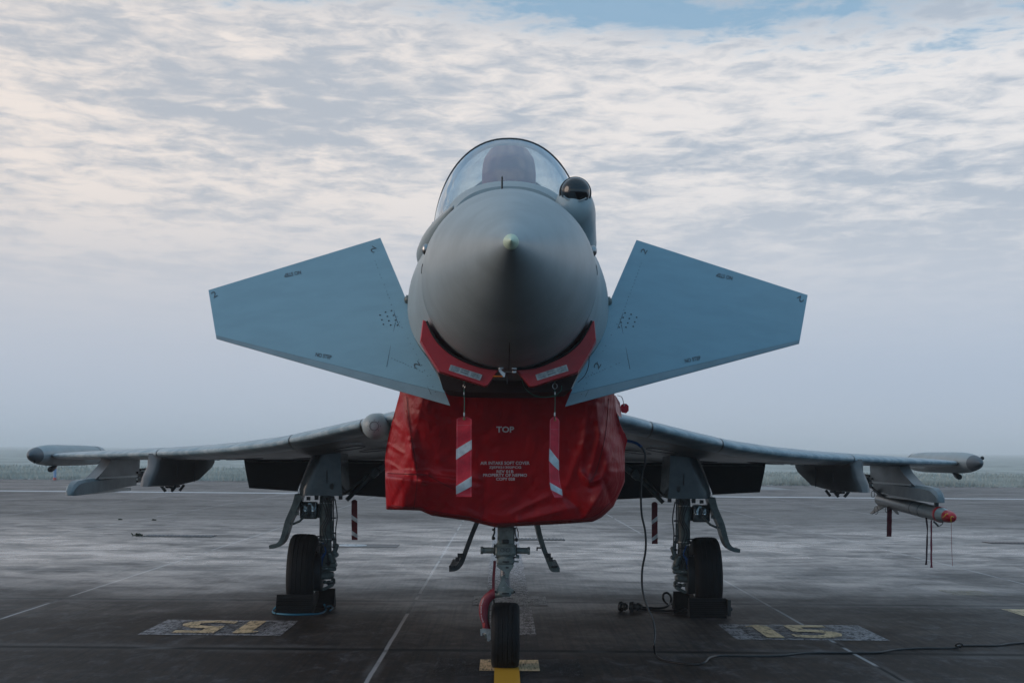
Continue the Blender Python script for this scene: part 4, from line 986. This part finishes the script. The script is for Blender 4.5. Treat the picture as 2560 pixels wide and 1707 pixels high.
# ================================================================== red intake cover
CL = [(905, 918, 1411), (960, 905, 1416), (1014, 893, 1428), (1050, 887, 1436), (1084, 884, 1441), (1107, 885, 1435), (1140, 886, 1420), (1163, 887, 1409), (1215, 887, 1361)]
BOT = [(884, 1167), (890, 1170), (965, 1172), (993, 1184), (1080, 1196), (1110, 1204), (1139, 1211), (1192, 1208), (1290, 1203), (1361, 1198), (1382, 1188), (1409, 1163), (1428, 1125), (1441, 1088)]
RIDG = [  # x0,y0,x1,y1,width,height(m, + towards the viewer)
    (925, 905, 940, 1010, 10, .020), (940, 1010, 958, 1095, 9, .022), (958, 1095, 978, 1110, 10, .03), (905, 1085, 985, 1088, 7, .03), (985, 1088, 1100, 1100, 12, .020), (900, 1168, 930, 1100, 10, -.02),
    (930, 1100, 1000, 1150, 26, .022), (1350, 930, 1335, 1080, 9, .012), (1395, 930, 1352, 1100, 10, .022), (1362, 960, 1300, 1120, 14, .014), (1335, 1085, 1355, 1110, 9, .026), (1355, 1110, 1385, 1095, 9, .024), (1385, 1095, 1405, 1160, 8, -.02),
    (1385, 1090, 1420, 1010, 12, .016), (1320, 1165, 1190, 1195, 14, .018), (1290, 1130, 1345, 1185, 12, -.016), (1345, 1185, 1400, 1100, 12, .018), (1190, 1195, 1130, 1180, 16, .010), (1260, 1140, 1170, 1180, 10, .010),
    (950, 940, 975, 1060, 14, -.010), (1000, 960, 1010, 1075, 18, .006), (1030, 1160, 1140, 1200, 12, .008), (893, 1020, 925, 1040, 6, .014), (890, 1060, 918, 1078, 6, .012), (900, 960, 922, 990, 6, .01), (1370, 930, 1378, 1040, 7, .014), (1420, 960, 1432, 1060, 7, .012)]
def cdepth(px, py):
    D_ = 10.82 + .30 * (py - 905) / 300
    xl, xr = interp(CL, py); m_ = 1.0 / 2352
    tl_, tr_ = (px - xl) / 300, (xr - px) / 300      # roughly metres
    kl, kr = .19 if py < 1095 else .13, .155
    if tl_ < kl: D_ += .23 * (1 - max(tl_, 0) / kl) ** 1.25
    if tr_ < kr: D_ += .26 * (1 - max(tr_, 0) / kr) ** 1.35
    # shelf-like pouch at the lower left
    if px < 1130:
        k = min(max((py - (1083 + (px - 900) * .10)) / 16, 0), 1); fx = min(max((1110 - px) / 130, 0), 1) ** .8
        D_ -= .105 * k * k * (3 - 2 * k) * fx * (1 - .55 * min(max((py - 1105) / 70, 0), 1))
    if px > 1270:
        k = math.exp(-((px - 1370) / 55) ** 2 - ((py - 1150) / 38) ** 2); D_ -= .05 * k
    for x0, y0_, x1, y1_, wd, h in RIDG:
        vx, vy = x1 - x0, y1_ - y0_; l2 = vx * vx + vy * vy; k = ((px - x0) * vx + (py - y0_) * vy) / l2; kc = min(max(k, 0), 1)
        d = math.hypot(px - x0 - vx * kc, py - y0_ - vy * kc); env = 1.0 if 0 <= k <= 1 else max(0, 1 - d / (wd * 1.3))
        if d < wd * 2.2: D_ -= 1.5 * h * env * math.exp(-(d / (wd * .75)) ** 1.5) * (.45 + .55 * math.sin(math.pi * min(max(kc, .08), .92)))
    D_ += .010 * mnoise.noise(Vector((px / 60, py / 38, 1.7))) + .005 * mnoise.noise(Vector((px / 20, py / 17, 4.2)))
    edge = 1 - min(max(min(px - xl, xr - px) / 120, 0), 1)
    D_ += .012 * edge * mnoise.noise(Vector((px / 13, py / 26, 8.0)))
    return D_
def cbot(px): return interp(BOT, px)
NU, NV = 190, 120
def cpt(u, v):
    # rows follow the height, the hem follows the lower outline
    pyt = 893.0; u = min(max(u, 0), 1); x_b = lerp(884, 1441, u)
    py0 = lerp(pyt, 1211, v); xl, xr = interp(CL, min(py0, 1107)); px = lerp(xl, xr, u)
    yb = cbot(px); py = lerp(pyt, yb, v)
    if py > 1107: xl2, xr2 = interp(CL, py); px = min(max(px, xl2), xr2) if True else px
    return px, py
e_cov = None
vs, fs = [], []
for j in range(NV + 1):
    row = []
    for i in range(NU + 1):
        px, py = cpt(i / NU, j / NV); D_ = cdepth(px, py)
        hem = max(0, (j / NV - .965) / .035); row.append(Q(px, py, D_ + .10 * hem * hem))
    l_, r_ = row[0], row[-1]
    left = [Vector((l_.x - .002 * k + .006 * math.sin(k * 1.3 + j * .12), l_.y + .11 * k, l_.z)) for k in range(6, 0, -1)]
    right = [Vector((r_.x + .002 * k + .006 * math.sin(k * 1.1 + j * .1), r_.y + .11 * k, r_.z)) for k in range(1, 7)]
    vs += left + row + right
W = NU + 13
last = vs[-W:]
for k in range(1, 7): vs += [Vector((q.x, q.y + .10 * k, q.z + .02 * k)) for q in last]
rows = NV + 1 + 6
g = MB(); g.add(vs, [(j * W + i, j * W + i + 1, (j + 1) * W + i + 1, (j + 1) * W + i) for j in range(rows - 1) for i in range(W - 1)])
cover = g.build('intake_cover', tarp, None, angle=75, origin=(0, 4.1, 1.1), fix=False)
tag(cover, 'wrinkled dark red tarpaulin cover tied over the air intake', 'intake cover')
def cover_text(s, px, py, wd, ht, bold=0.0):
    vs, fs = text2d(s, width=wd, height=ht, bold=bold)
    # fine triangles follow the cloth closely enough because the centre panel is taut
    g = MB(); pts = []
    for a, b_ in vs:
        x, y = px + a, py - b_; pts.append(Q(x, y, min(cdepth(x, y), cdepth(x + 3, y), cdepth(x - 3, y), cdepth(x, y + 3), cdepth(x, y - 3)) - .016))
    g.add(pts, fs); g.build('lettering', white_txt, cover, smooth=False, fix=False)
cover_text('TOP', 1160.5, 986, 41, 14, .03)
cover_text('AIR INTAKE SOFT COVER', 1160, 1063, 113, 7.6, .022)
cover_text('ZJEF021302PCG', 1160, 1073.6, 74, 7, .022)
cover_text('REV 01B', 1160, 1082.4, 39, 7, .022)
cover_text('PROPERTY OF NEFMO', 1160, 1090.8, 101, 7, .022)
cover_text('COPY 028', 1161, 1099.6, 43, 7, .022)
for SM in (((934, 912), (944, 1000), (958, 1090), (950, 1168)), ((890, 1086), (930, 1088), (980, 1090)), ((985, 1092), (1020, 1112), (1046, 1124)), ((1398, 915), (1390, 1000), (1370, 1080), (1352, 1110)), ((900, 1160), (985, 1172), (1080, 1188), (1139, 1202), (1250, 1197), (1355, 1189), (1400, 1155))):
    q_ = smooth_pts([(a, b_, 0) for a, b_ in SM], 12)
    MB().tube([Q(v.x, v.y, min(cdepth(v.x, v.y), cdepth(v.x + 2, v.y)) - .003) for v in q_], .0022, 5).build('seam', mat('seam_thread', (.10, .004, .008), .8), cover)
# a flap of the cover and its tag at the upper right
g = MB(); P = [Q(x, y, d) for x, y, d in ((1404, 908, 11.15), (1414, 908, 11.3), (1424, 925, 11.5), (1428, 958, 11.7), (1421, 955, 11.4), (1410, 935, 11.2))]
g.add(P + [q + Vector((0, .03, 0)) for q in P], [(0, 1, 2, 3, 4, 5), (11, 10, 9, 8, 7, 6)] + [(i, (i + 1) % 6, 6 + (i + 1) % 6, 6 + i) for i in range(6)])
tag(g.build('cover_flap', tarp, cover, smooth=False))
e = empty('warning_tag', Q(1435, 937, 11.9), 'small octagonal red tag on a wire above the right wing root', 'warning tag')
g = MB(); P = [Q(x, y, 11.9) for x, y in ((1431, 927), (1439, 927), (1444, 932), (1444, 943), (1438, 949), (1428, 947), (1424, 938), (1426, 930))]
g.prism_y([(q.x, q.z) for q in P], P[0].y, P[0].y + .006); g.build('tag_plate', red_web, e, smooth=False)
g = MB(); g.tube(smooth_pts([Q(1419, 908, 11.6), Q(1428, 912, 11.7), Q(1432, 924, 11.85), Q(1433, 930, 11.89)], 5), .003, 6); g.build('wire', alu, e)
g = MB(); q = Q(1433.5, 931, 11.89); g.ball((q.x, q.y, q.z), .006, 8); g.build('eyelet', alu, e)

# ================================================================== red guard under the nose
gd = empty('nose_guard', (0, 2.1, 1.9), 'red two part rigid guard clamped under the nose with metal plates', 'guard')
LO = [(302, 545), (278, 740), (330, 840), (385, 930), (460, 1050), (690, 1125), (912, 1197), (940, 1190), (1042, 1045)]
LI = [(1042, 1028), (900, 1012), (750, 966), (600, 893), (480, 796), (400, 690), (340, 560)]
RO = [(1985, 552), (2002, 740), (1955, 835), (1910, 920), (1822, 1060), (1590, 1132), (1385, 1202), (1345, 1200), (1225, 1050)]
RI = [(1222, 1030), (1400, 1012), (1550, 958), (1700, 884), (1820, 784), (1900, 672), (1958, 556)]
for O_, I_ in ((LO, LI), (RO, RI)):
    inner = [Vector(q).to_3d() for q in I_]; inner = [(q.x, q.y) for q in smooth_pts([(a, b_, 0) for a, b_ in I_], 5)]
    fr = [C2(x, y, 8.70) for x, y in O_ + inner]; cxm = sum(q.x for q in fr) / len(fr); n = len(fr)
    # front rim slightly inset, body, back
    def ins(q, k): return Vector((q.x, q.y, q.z))
    cen = Vector((cxm, 0, sum(q.z for q in fr) / n))
    r0_ = [Vector((q.x + (cen.x - q.x) * .02, q.y, q.z + (cen.z - q.z) * .02)) for q in fr]
    r1_ = [Vector((q.x, q.y + .012, q.z)) for q in fr]; r2_ = [Vector((q.x * 1.05, q.y + .40, q.z + .012)) for q in fr]
    g = MB(); g.loft([r0_, r1_, r2_]); pn = g.build('guard_panel', red_hard, gd, angle=30)
    g = MB(); P = [C2(x, y, 8.685) for x, y in inner]
    g.tube(P, .0065, 8); g.build('rubber_seal', seal, pn)
for pl in (((575, 985), (885, 1085), (862, 1140), (555, 1040)), ((1710, 985), (1730, 1045), (1425, 1140), (1405, 1085))):
    P = [C2(x, y, 8.695) for x, y in pl]; g = MB(); g.prism_y([(q.x, q.z) for q in P], P[0].y, P[0].y + .006); po = g.build('metal_plate', alu, gd, smooth=False)
    g = MB(); a, b_, c_, d_ = P if pl[0][0] < 1000 else (P[3], P[0], P[1], P[2])
    for k in range(8):
        for (u0, u1) in ((.04, .30), (.34, .60), (.66, .96)):
            if u0 == .34 and k % 4 == 3: continue
            v = .12 + .1 * k; q0 = a.lerp(b_, u0 + .01).lerp(d_.lerp(c_, u0 + .01), v); q1 = a.lerp(b_, u1).lerp(d_.lerp(c_, u1), v)
            g.tube([q0 - Vector((0, .001, 0)), q1 - Vector((0, .001, 0))], .0007 if u0 != .34 else .0011, 4)
    g.build('plate_engraving', dark_txt, po, smooth=False)
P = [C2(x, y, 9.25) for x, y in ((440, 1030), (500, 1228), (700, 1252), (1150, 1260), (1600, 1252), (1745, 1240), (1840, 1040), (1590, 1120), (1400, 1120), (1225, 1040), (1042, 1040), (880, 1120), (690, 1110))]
g = MB(); g.prism_y([(q.x, q.z) for q in P], P[0].y, P[0].y + .9); g.build('guard_shade_block', mat('guard_shade_dark', (.022, .010, .010), .8), gd, smooth=False)  # added dark block standing in for the shaded gap below the guard
g = MB()
bb(g, C2, 1047, 1010, 1092, 1032, 8.67, .03, .002); bb(g, C2, 1176, 1010, 1220, 1034, 8.67, .03, .002)
P = [C2(x, y, 8.675) for x, y in ((1046, 1032), (1068, 1032), (1082, 1050), (1110, 1068), (1104, 1108), (1086, 1106), (1072, 1080), (1050, 1056))]
g.prism_y([(q.x, q.z) for q in P], P[0].y, P[0].y + .012); g.tube([C2(1110, 1056, 8.69), C2(1190, 1056, 8.69)], .003, 6); bb(g, C2, 1180, 1045, 1218, 1068, 8.68, .02, .002)
g.build('latch', mat('latch_metal', (.6, .6, .6), .3, metal=.7), gd, smooth=False)
g = MB(); g.tube([C2(988, 1100, 8.67), C2(1085, 1100, 8.67)], .0045, 8); g.build('strap', orange, gd)
g = MB(); g.tube([C2(1130, 1055, 8.70), C2(1132, 1176, 8.70)], .003, 6); g.build('pin', black, gd)
g = MB(); g.tube(smooth_pts([C2(1270, 1120, 8.9), C2(1300, 1210, 8.95), (C2(1380, 1280, 9.0)), C2(1480, 1306, 9.0), C2(1590, 1290, 9.0), C2(1655, 1240, 9.0), C2(1662, 1190, 9.0)], 6), .0022, 6); g.build('cord', green_cord, gd)
g = MB(); g.tube(smooth_pts([C2(1932, 900, 8.8), C2(1925, 1000, 8.9), C2(1890, 1090, 9.0), C2(1820, 1160, 9.1)], 6), .002, 6); g.build('cord', cable_m, gd)

# ================================================================== streamers
def ribbon(name, label, pts, halfw, m, stripes=(), parent_extra=None, yaw=None, group='warning streamers hanging from the jet', cat='streamer', eyelet=True, cham=True):
    """pts: centre line (top to bottom); halfw: list or number; yaw: rotation of the ribbon about the vertical"""
    P = smooth_pts(pts, 8); n = len(P); root = empty(name, P[0], label, cat, group)
    def at(u, v):      # u -1..1 across, v 0..1 down
        k = v * (n - 1); i = min(int(k), n - 2); q = P[i].lerp(P[i + 1], k - i); yw = R(interp(yaw, v)) if yaw else 0
        w_ = halfw * (min(1, .35 + v * 12) if cham and v < .055 else 1)
        return q + Vector((math.cos(yw) * w_ * u, math.sin(yw) * w_ * u + .004 * math.sin(v * 21 + u) , 0))
    def strip(u0, u1, f0, f1, off, nv=48):
        g = MB(); A = []; n_ = 8
        for j in range(nv + 1):
            row = []
            for i in range(n_ + 1):
                u = lerp(-1, 1, i / n_); v = lerp(f0(u), f1(u), j / nv); row.append(at(u, min(max(v, 0), 1)) - Vector((0, off, 0)))
            A.append(row)
        B = [[q + Vector((0, .0025, 0)) for q in r[::-1]] for r in A]
        g.loft([a + b_ for a, b_ in zip(A, B)]); return g
    bd = strip(-1, 1, lambda u: 0, lambda u: 1, 0, 60).build('ribbon_band', m, root, angle=60)
    for (v0, v1, sl) in stripes:
        strip(-1, 1, lambda u: v0 + sl * u, lambda u: v1 + sl * u, .0022, 8).build('reflective_stripe', reflect, bd, angle=60)
    return root, at, bd
# left one
def hang(label, rx, ry, top, pts, hw, stripes, yaw, D):
    root, at, bd = ribbon('remove_before_flight_streamer', label, pts, hw, red_web, stripes, yaw=yaw, group='striped red streamers under the nose guard')
    g = MB(); c0 = Q(rx, ry, D); w_ = .35 if rx < 1150 else 1.0
    g.tube([c0 + Vector((.0135 * w_ * math.cos(a), .0135 * (1 - w_) * math.cos(a), .016 * math.sin(a))) for a in (2 * math.pi * k / 20 for k in range(21))], .0022, 6); g.build('ring', steel, root)
    t0 = pts[0]; g = MB(); g.tube([c0 + Vector((0, 0, -.017)), (c0 + t0) / 2 + Vector((.002, 0, 0)), t0 + Vector((0, -.004, -.016))], .0022, 6); g.tube([c0 + Vector((0, 0, .016)), c0 + Vector((-.002, .01, .055))], .0018, 6); g.build('cord', green_cord, root)
    g = MB(); g.tube([c0 + Vector((0, 0, -.035)), c0 + Vector((0, 0, -.05))], .0038, 8); g.tube([t0 + Vector((0, -.002, .025)), t0 + Vector((0, -.002, .005))], .0042, 8); g.build('crimp', steel, root)
    q = at(0, .045); g = MB(); g.tube([q + Vector((.006 * math.cos(a), -.003, .006 * math.sin(a))) for a in (2 * math.pi * k / 16 for k in range(17))], .0022, 6); g.build('eyelet', mat('brass', (.5, .33, .12), .35, metal=.9), root)
    g = MB()
    for u in (-.88, .88): g.tube([at(u, .03 + .95 * k / 40) - Vector((0, .0035, 0)) for k in range(41)], .0006, 4)
    for v in (.15, .955): g.tube([at(-.88 + 1.76 * k / 6, v) - Vector((0, .0035, 0)) for k in range(7)], .0006, 4)
    g.build('stitching', mat('stitching', (.5, .25, .28), .8), bd, smooth=False)
D = 9.1
hang('flat red streamer with two white stripes hanging from the left guard panel', 1066, 887, None, [Q(1066, 957, D), Q(1065.7, 1010, D), Q(1065.5, 1080, D), Q(1065.5, 1140.5, D)], .0455, ((.385, .495, -.055), (.785, .895, -.055)), None, D)
D = 9.05
hang('twisted narrow red streamer hanging from the right guard panel', 1274.5, 886.5, None, [Q(1274, 957, D), Q(1273.5, 1010, D), Q(1272.5, 1070, D), Q(1275, 1110, D), Q(1283, 1142, D)], .0455, ((.385, .50, .055), (.785, .90, .055)), [(0, 50), (.6, 49), (.85, 44), (1, 58)], D)
D = 15.6
for lab, xx, ya, yb, st in (('dark striped streamer hanging beside the left main gear', 814, 1147, 1239.5, (((.43), .53, .045), (.78, .88, .045))), ('dark striped streamer hanging beside the right main gear', 1503.5, 1152, 1248.5, ((.40, .49, -.05), (.77, .86, -.05)))):
    ribbon('gear_pin_streamer', lab, [Q(xx, ya, D), Q(xx, (ya + yb) / 2, D), Q(xx + .5, yb, D)], .0295, dark_web, st, group='streamers beside the main gear')
    
# ================================================================== missile and its covers
A, B = Vector((4.275, 8.05, 1.012)), Vector((4.275, 10.9, 1.105))
ms_ = empty('missile', (4.275, 9.5, 1.0), 'grey air to air missile under the right outer pylon', 'missile')
def axis_lathe(g, prof, n=32):
    d = (B - A).normalized(); u = Vector((1, 0, 0)); v = d.cross(u).normalized(); rr = []
    for t_, r in prof: c_ = A + d * t_; rr.append([c_ + (u * math.cos(a) + v * math.sin(a)) * r for a in (2 * math.pi * k / n for k in range(n))])
    return g.loft(rr)
g = MB(); axis_lathe(g, [(.38, .0735), (.40, .074), (1.05, .075), (1.051, .0735), (1.07, .0735), (1.071, .075), (2.80, .075), (2.86, .068), (2.862, .05)]); mb_ = g.build('body', missile_m, ms_, angle=30)
g = MB(); axis_lathe(g, [(.17, .048), (.24, .060), (.32, .069), (.379, .0732)]); g.build('nose_section', missile_nose, ms_)
g = MB()
for t_ in (1.0, 1.32): axis_lathe(g, [(t_, .0755), (t_ + .025, .0755)])
g.build('joint_band', darkpaint, mb_)
for k, a in enumerate((45, 135, 225, 315)):
    g = MB(); d = (B - A).normalized(); ra = Vector((math.cos(R(a)), 0, math.sin(R(a)))); tn = Vector((-math.sin(R(a)), 0, math.cos(R(a))))
    poly = [(2.40, .07), (2.62, .215), (2.72, .215), (2.72, .07)]; P = [A + d * t_ + ra * r for t_, r in poly]
    g.add([q + tn * .004 for q in P] + [q - tn * .004 for q in P], [(0, 1, 2, 3), (7, 6, 5, 4), (0, 4, 5, 1), (1, 5, 6, 2), (2, 6, 7, 3), (3, 7, 4, 0)]); g.build('tail_fin', black if a < 180 else missile_m, ms_, smooth=False)
g = MB(); g.box((4.275, 8.62, 1.118), (.03, .06, .05)); g.box((4.275, 9.6, 1.16), (.03, .08, .03)); g.box((4.275, 10.3, 1.18), (.03, .08, .03)); g.build('launch_lug', black, ms_, smooth=False)
g = MB(); axis_lathe(g, [(.385, .0765), (.39, .078), (.455, .078), (.46, .0765)]); tag(g.build('red_band', red_hard, None, origin=tuple(A + (B - A) * .15)), 'red strap round the missile body behind its nose', 'strap')
capo = empty('missile_nose_cap', tuple(A), 'red cap with yellow cords on the missile nose', 'cap')
g = MB(); axis_lathe(g, [(-.012, .001), (-.01, .02), (.005, .036), (.04, .048), (.10, .055), (.17, .060), (.185, .061)]); g.build('cap_shell', red_hard, capo)
K = crop(2140, 1140, .19133)
g = MB(); g.tube(smooth_pts([K(1135, 800, 14.80), K(1160, 780, 14.78), K(1170, 760, 14.78), K(1200, 750, 14.79)], 4), .0035, 6); g.tube(smooth_pts([K(1278, 795, 14.78), K(1250, 785, 14.76), K(1240, 805, 14.76), K(1243, 860, 14.78)], 4), .0035, 6); g.build('yellow_cord', yellow, capo)
tag(MB().tube(smooth_pts([K(1243, 860, 14.79), K(1247, 1000, 14.79), K(1250, 1200, 14.79), K(1262, 1435, 14.79)], 4), .0022, 5).build('red_thread', mat('thread', (.25, .03, .04), .7), None, origin=tuple(K(1243, 860, 14.79))), 'thin red thread hanging from the missile nose cap', 'thread')
g = MB(); g.tube(smooth_pts([K(1015, 850, 15.1), K(1060, 905, 15.05), K(1100, 905, 15.05), K(1130, 880, 15.05), K(1132, 850, 15.05)], 5), .004, 6); g.tube([K(1015, 850, 15.1), K(1075, 912, 15.05)], .009, 8); g.build('lanyard', black, ms_)
g = MB()
for (cx_, cy_, rx, ry) in ((222, 495, 22, 42), (262, 705, 26, 50), (398, 700, 14, 34)):
    g.tube([K(cx_ + rx * math.cos(a), cy_ + ry * math.sin(a), 17.3) for a in (2 * math.pi * k / 20 for k in range(21))], .003, 5)
g.build('safety_wire', black, ms_)
ribbon('missile_streamer', 'wide dark red streamer hanging from the missile tail', [K(438, 660, 17.1), K(436, 850, 17.1), K(432, 1050, 17.1)], .027, dark_web, (), group='streamers on the missile', cham=False)
ribbon('missile_streamer', 'near black narrow streamer hanging below the missile', [K(918, 800, 15.25), K(932, 950, 15.25), K(928, 1130, 15.25), K(924, 1280, 15.25), K(917, 1418, 15.25)], .011, mat('black_ribbon', (.03, .006, .01), .8), (), group='streamers on the missile', yaw=[(0, 20), (.3, 45), (.6, 20), (.8, 40), (1, 0)], cham=False)
ribbon('missile_streamer', 'narrow red streamer with a flared end hanging from the missile strap', [K(985, 835, 15.1), K(984, 1000, 15.1), K(984, 1200, 15.1), K(984, 1350, 15.1), K(988, 1455, 15.1)], .012, mat('muted_red_ribbon', (.19, .016, .03), .75), (), group='streamers on the missile', yaw=[(0, 40), (.5, 30), (.85, 35), (1, 0)], cham=False)

# ================================================================== nose wheel sleeve with lettering and its strap
sl = empty('nose_gear_sleeve', (-.12, 4.55, .3), 'curved dark red lettered sleeve at the left of the nose wheel', 'sleeve')
O_ = [(355, 60), (300, 80), (240, 125), (180, 180), (135, 250), (112, 330), (108, 420), (118, 500), (140, 570), (160, 620), (172, 690)]
I_ = [(368, 215), (330, 240), (290, 290), (268, 340), (256, 400), (250, 460), (252, 520), (262, 580), (275, 630), (290, 670), (300, 700)]
g = MB(); rings = []
for (ox, oy), (ix, iy) in zip(O_, I_):
    a, b_ = C6(ox, oy, 11.33), C6(ix, iy, 11.33); c_ = (a + b_) / 2; h = (b_ - a) / 2
    rings.append([c_ + h * math.cos(t_) + Vector((0, .030 * math.sin(t_), 0)) for t_ in (2 * math.pi * k / 18 for k in range(18))])
g.loft(rings); slv = g.build('sleeve', sleeve_m, sl, angle=50)
g = MB(); P = [C6(x, y, 11.30) for x, y in ((165, 618), (210, 612), (200, 680), (170, 688))]; g.prism_y([(q.x, q.z) for q in P], P[0].y - .006, P[0].y); g.build('sleeve_tab', mat('bright_red_tab', (.55, .06, .05), .6), sl, smooth=False)
vs, fs = text2d('REMOVE  BEFORE  FLIGHT', width=1.0, height=.055, bold=.012)
cl = smooth_pts([C6(x, y, 11.33) for x, y in ((178, 592), (157, 530), (147, 450), (146, 370), (156, 300), (188, 215))], 8)
L = [0]
for a, b_ in zip(cl, cl[1:]): L.append(L[-1] + (b_ - a).length)
def along(s_):
    s_ = min(max(s_, 0), L[-1] * .9999)
    for i in range(len(L) - 1):
        if L[i + 1] >= s_: break
    k = (s_ - L[i]) / max(L[i + 1] - L[i], 1e-9); q = cl[i].lerp(cl[i + 1], k); d = (cl[i + 1] - cl[i]).normalized(); return q, Vector((-d.z, 0, d.x))
pts = []
for a, b_ in vs:
    q, n_ = along((a + .5) * L[-1]); n_ = n_ if n_.x < 0 else n_; pts.append(q + n_ * b_ * .155 + Vector((0, -.0305 + abs(b_) * .0, 0)))
g = MB(); g.add(pts, fs); g.build('lettering', mat('sleeve_lettering', (.6, .58, .6), .6), slv, smooth=False, fix=False)
P = smooth_pts([C5(445, 790, 11.42), C5(440, 900, 11.42), C5(428, 1050, 11.42), C5(420, 1200, 11.4), C5(420, 1340, 11.38)], 5)
g = MB(); g.loft([[q + Vector((x, y, 0)) for x, y in ((-.010, -.002), (.010, -.002), (.010, .002), (-.010, .002))] for q in P]); g.build('strap', dark_web, sl, angle=30)
g = MB(); g.tube([C6(345, 240, 11.40), C6(350, 320, 11.42)], .006, 6); g.build('strap_end', black, sl)

# ================================================================== cables
cb = empty('ground_cable', G(1540, 1515), 'long black cable hanging from the right wing and running across the ground', 'cable')
C1 = crop(1480, 1080, .30612)
P = smooth_pts([Q(1425, 1012, 12.6), Q(1440, 1012, 12.6), Q(1460, 1017, 12.55), Q(1473, 1026, 12.5)], 6)
g = MB(); g.tube(P, .0115, 10); g.build('blue_sheath', blue_hose, cb)
hp = [Q(1473, 1026, 12.5), Q(1481, 1040, 12.5), Q(1482, 1062, 12.5), Q(1475, 1088, 12.5), Q(1472, 1130, 12.5), Q(1474, 1180, 12.5), Q(1482, 1220, 12.5), Q(1483, 1262, 12.5), Q(1475, 1310, 12.5), Q(1476, 1355, 12.5), Q(1487, 1395, 12.45), Q(1500, 1425, 12.4), Q(1504, 1455, 12.3), Q(1502, 1480, 12.2), G(1507, 1504, .01), G(1530, 1517, .008), G(1570, 1523, .008), G(1603, 1525, .008), G(1620, 1519, .025), G(1631, 1509, .02), G(1655, 1505, .008), G(1720, 1506, .008), G(1790, 1505, .008), G(1850, 1499, .008), G(1930, 1498, .008), G(2010, 1498, .008), G(2060, 1491, .008), G(2120, 1488, .008), G(2180, 1488, .01), G(2205, 1485, .02), G(2210, 1479, .05), G(2200, 1477, .05), G(2196, 1482, .02), G(2215, 1482, .01), G(2250, 1482, .008), G(2290, 1482, .008), G(2320, 1478, .008), G(2380, 1474, .008), G(2460, 1470, .008)]
g = MB(); g.tube(smooth_pts(hp, 6), .0085, 8); g.build('cable_run', cable_m, cb)
pc = empty('plug_cable', G(1440, 1392), 'short black cable with two plugs lying beside the right chocks', 'cable')
g = MB(); g.tube(smooth_pts([G(1450, 1390, .03), G(1475, 1394, .02), G(1510, 1396, .015), G(1530, 1393, .03), G(1540, 1383, .06), Q(1541, 1370, 16.1), Q(1533, 1361, 16.1), Q(1524, 1364, 16.1), Q(1524, 1376, 16.1), G(1535, 1386, .03), G(1560, 1385, .02), G(1580, 1384, .02)], 6), .012, 8)
g.tube(smooth_pts([G(1450, 1394, .02), G(1490, 1400, .015), G(1530, 1402, .015), G(1560, 1403, .015), G(1580, 1400, .015)], 6), .013, 8); g.tube(smooth_pts([G(1545, 1407, .02), G(1560, 1403, .02), G(1575, 1398, .02)], 4), .013, 8)
g.build('cable_run', cable_m, pc)
for x0, x1, nm in ((1424, 1440, 'plug'), (1447, 1474, 'plug')):
    g = MB(); a, b_ = G(x0, 1392, .05), G(x1, 1393, .05); g.cyl(a, b_, .034, .028, 14); g.cyl(a, a.lerp(b_, .3), .05, n=14); g.cyl(a.lerp(b_, .6), a.lerp(b_, .75), .042, n=14); g.build(nm, black, pc)

# ================================================================== mist
hz = bpy.data.materials.new('mist_air'); hz.use_nodes = True; t = N(hz.node_tree); o = t.n('ShaderNodeOutputMaterial')
pv = t.n('ShaderNodeVolumePrincipled'); pv.inputs['Color'].default_value = (.97, .985, 1.0, 1); pv.inputs['Density'].default_value = .0011; pv.inputs['Anisotropy'].default_value = 0.0
t.l(pv.outputs[0], o.inputs['Volume'])
g = MB(); g.box((0, 1680, 10.0), (2900, 3480, 22.0)); hzo = g.build('haze', hz, smooth=False); tag(hzo, 'thin pale mist over the apron and field', 'haze', kind='stuff')
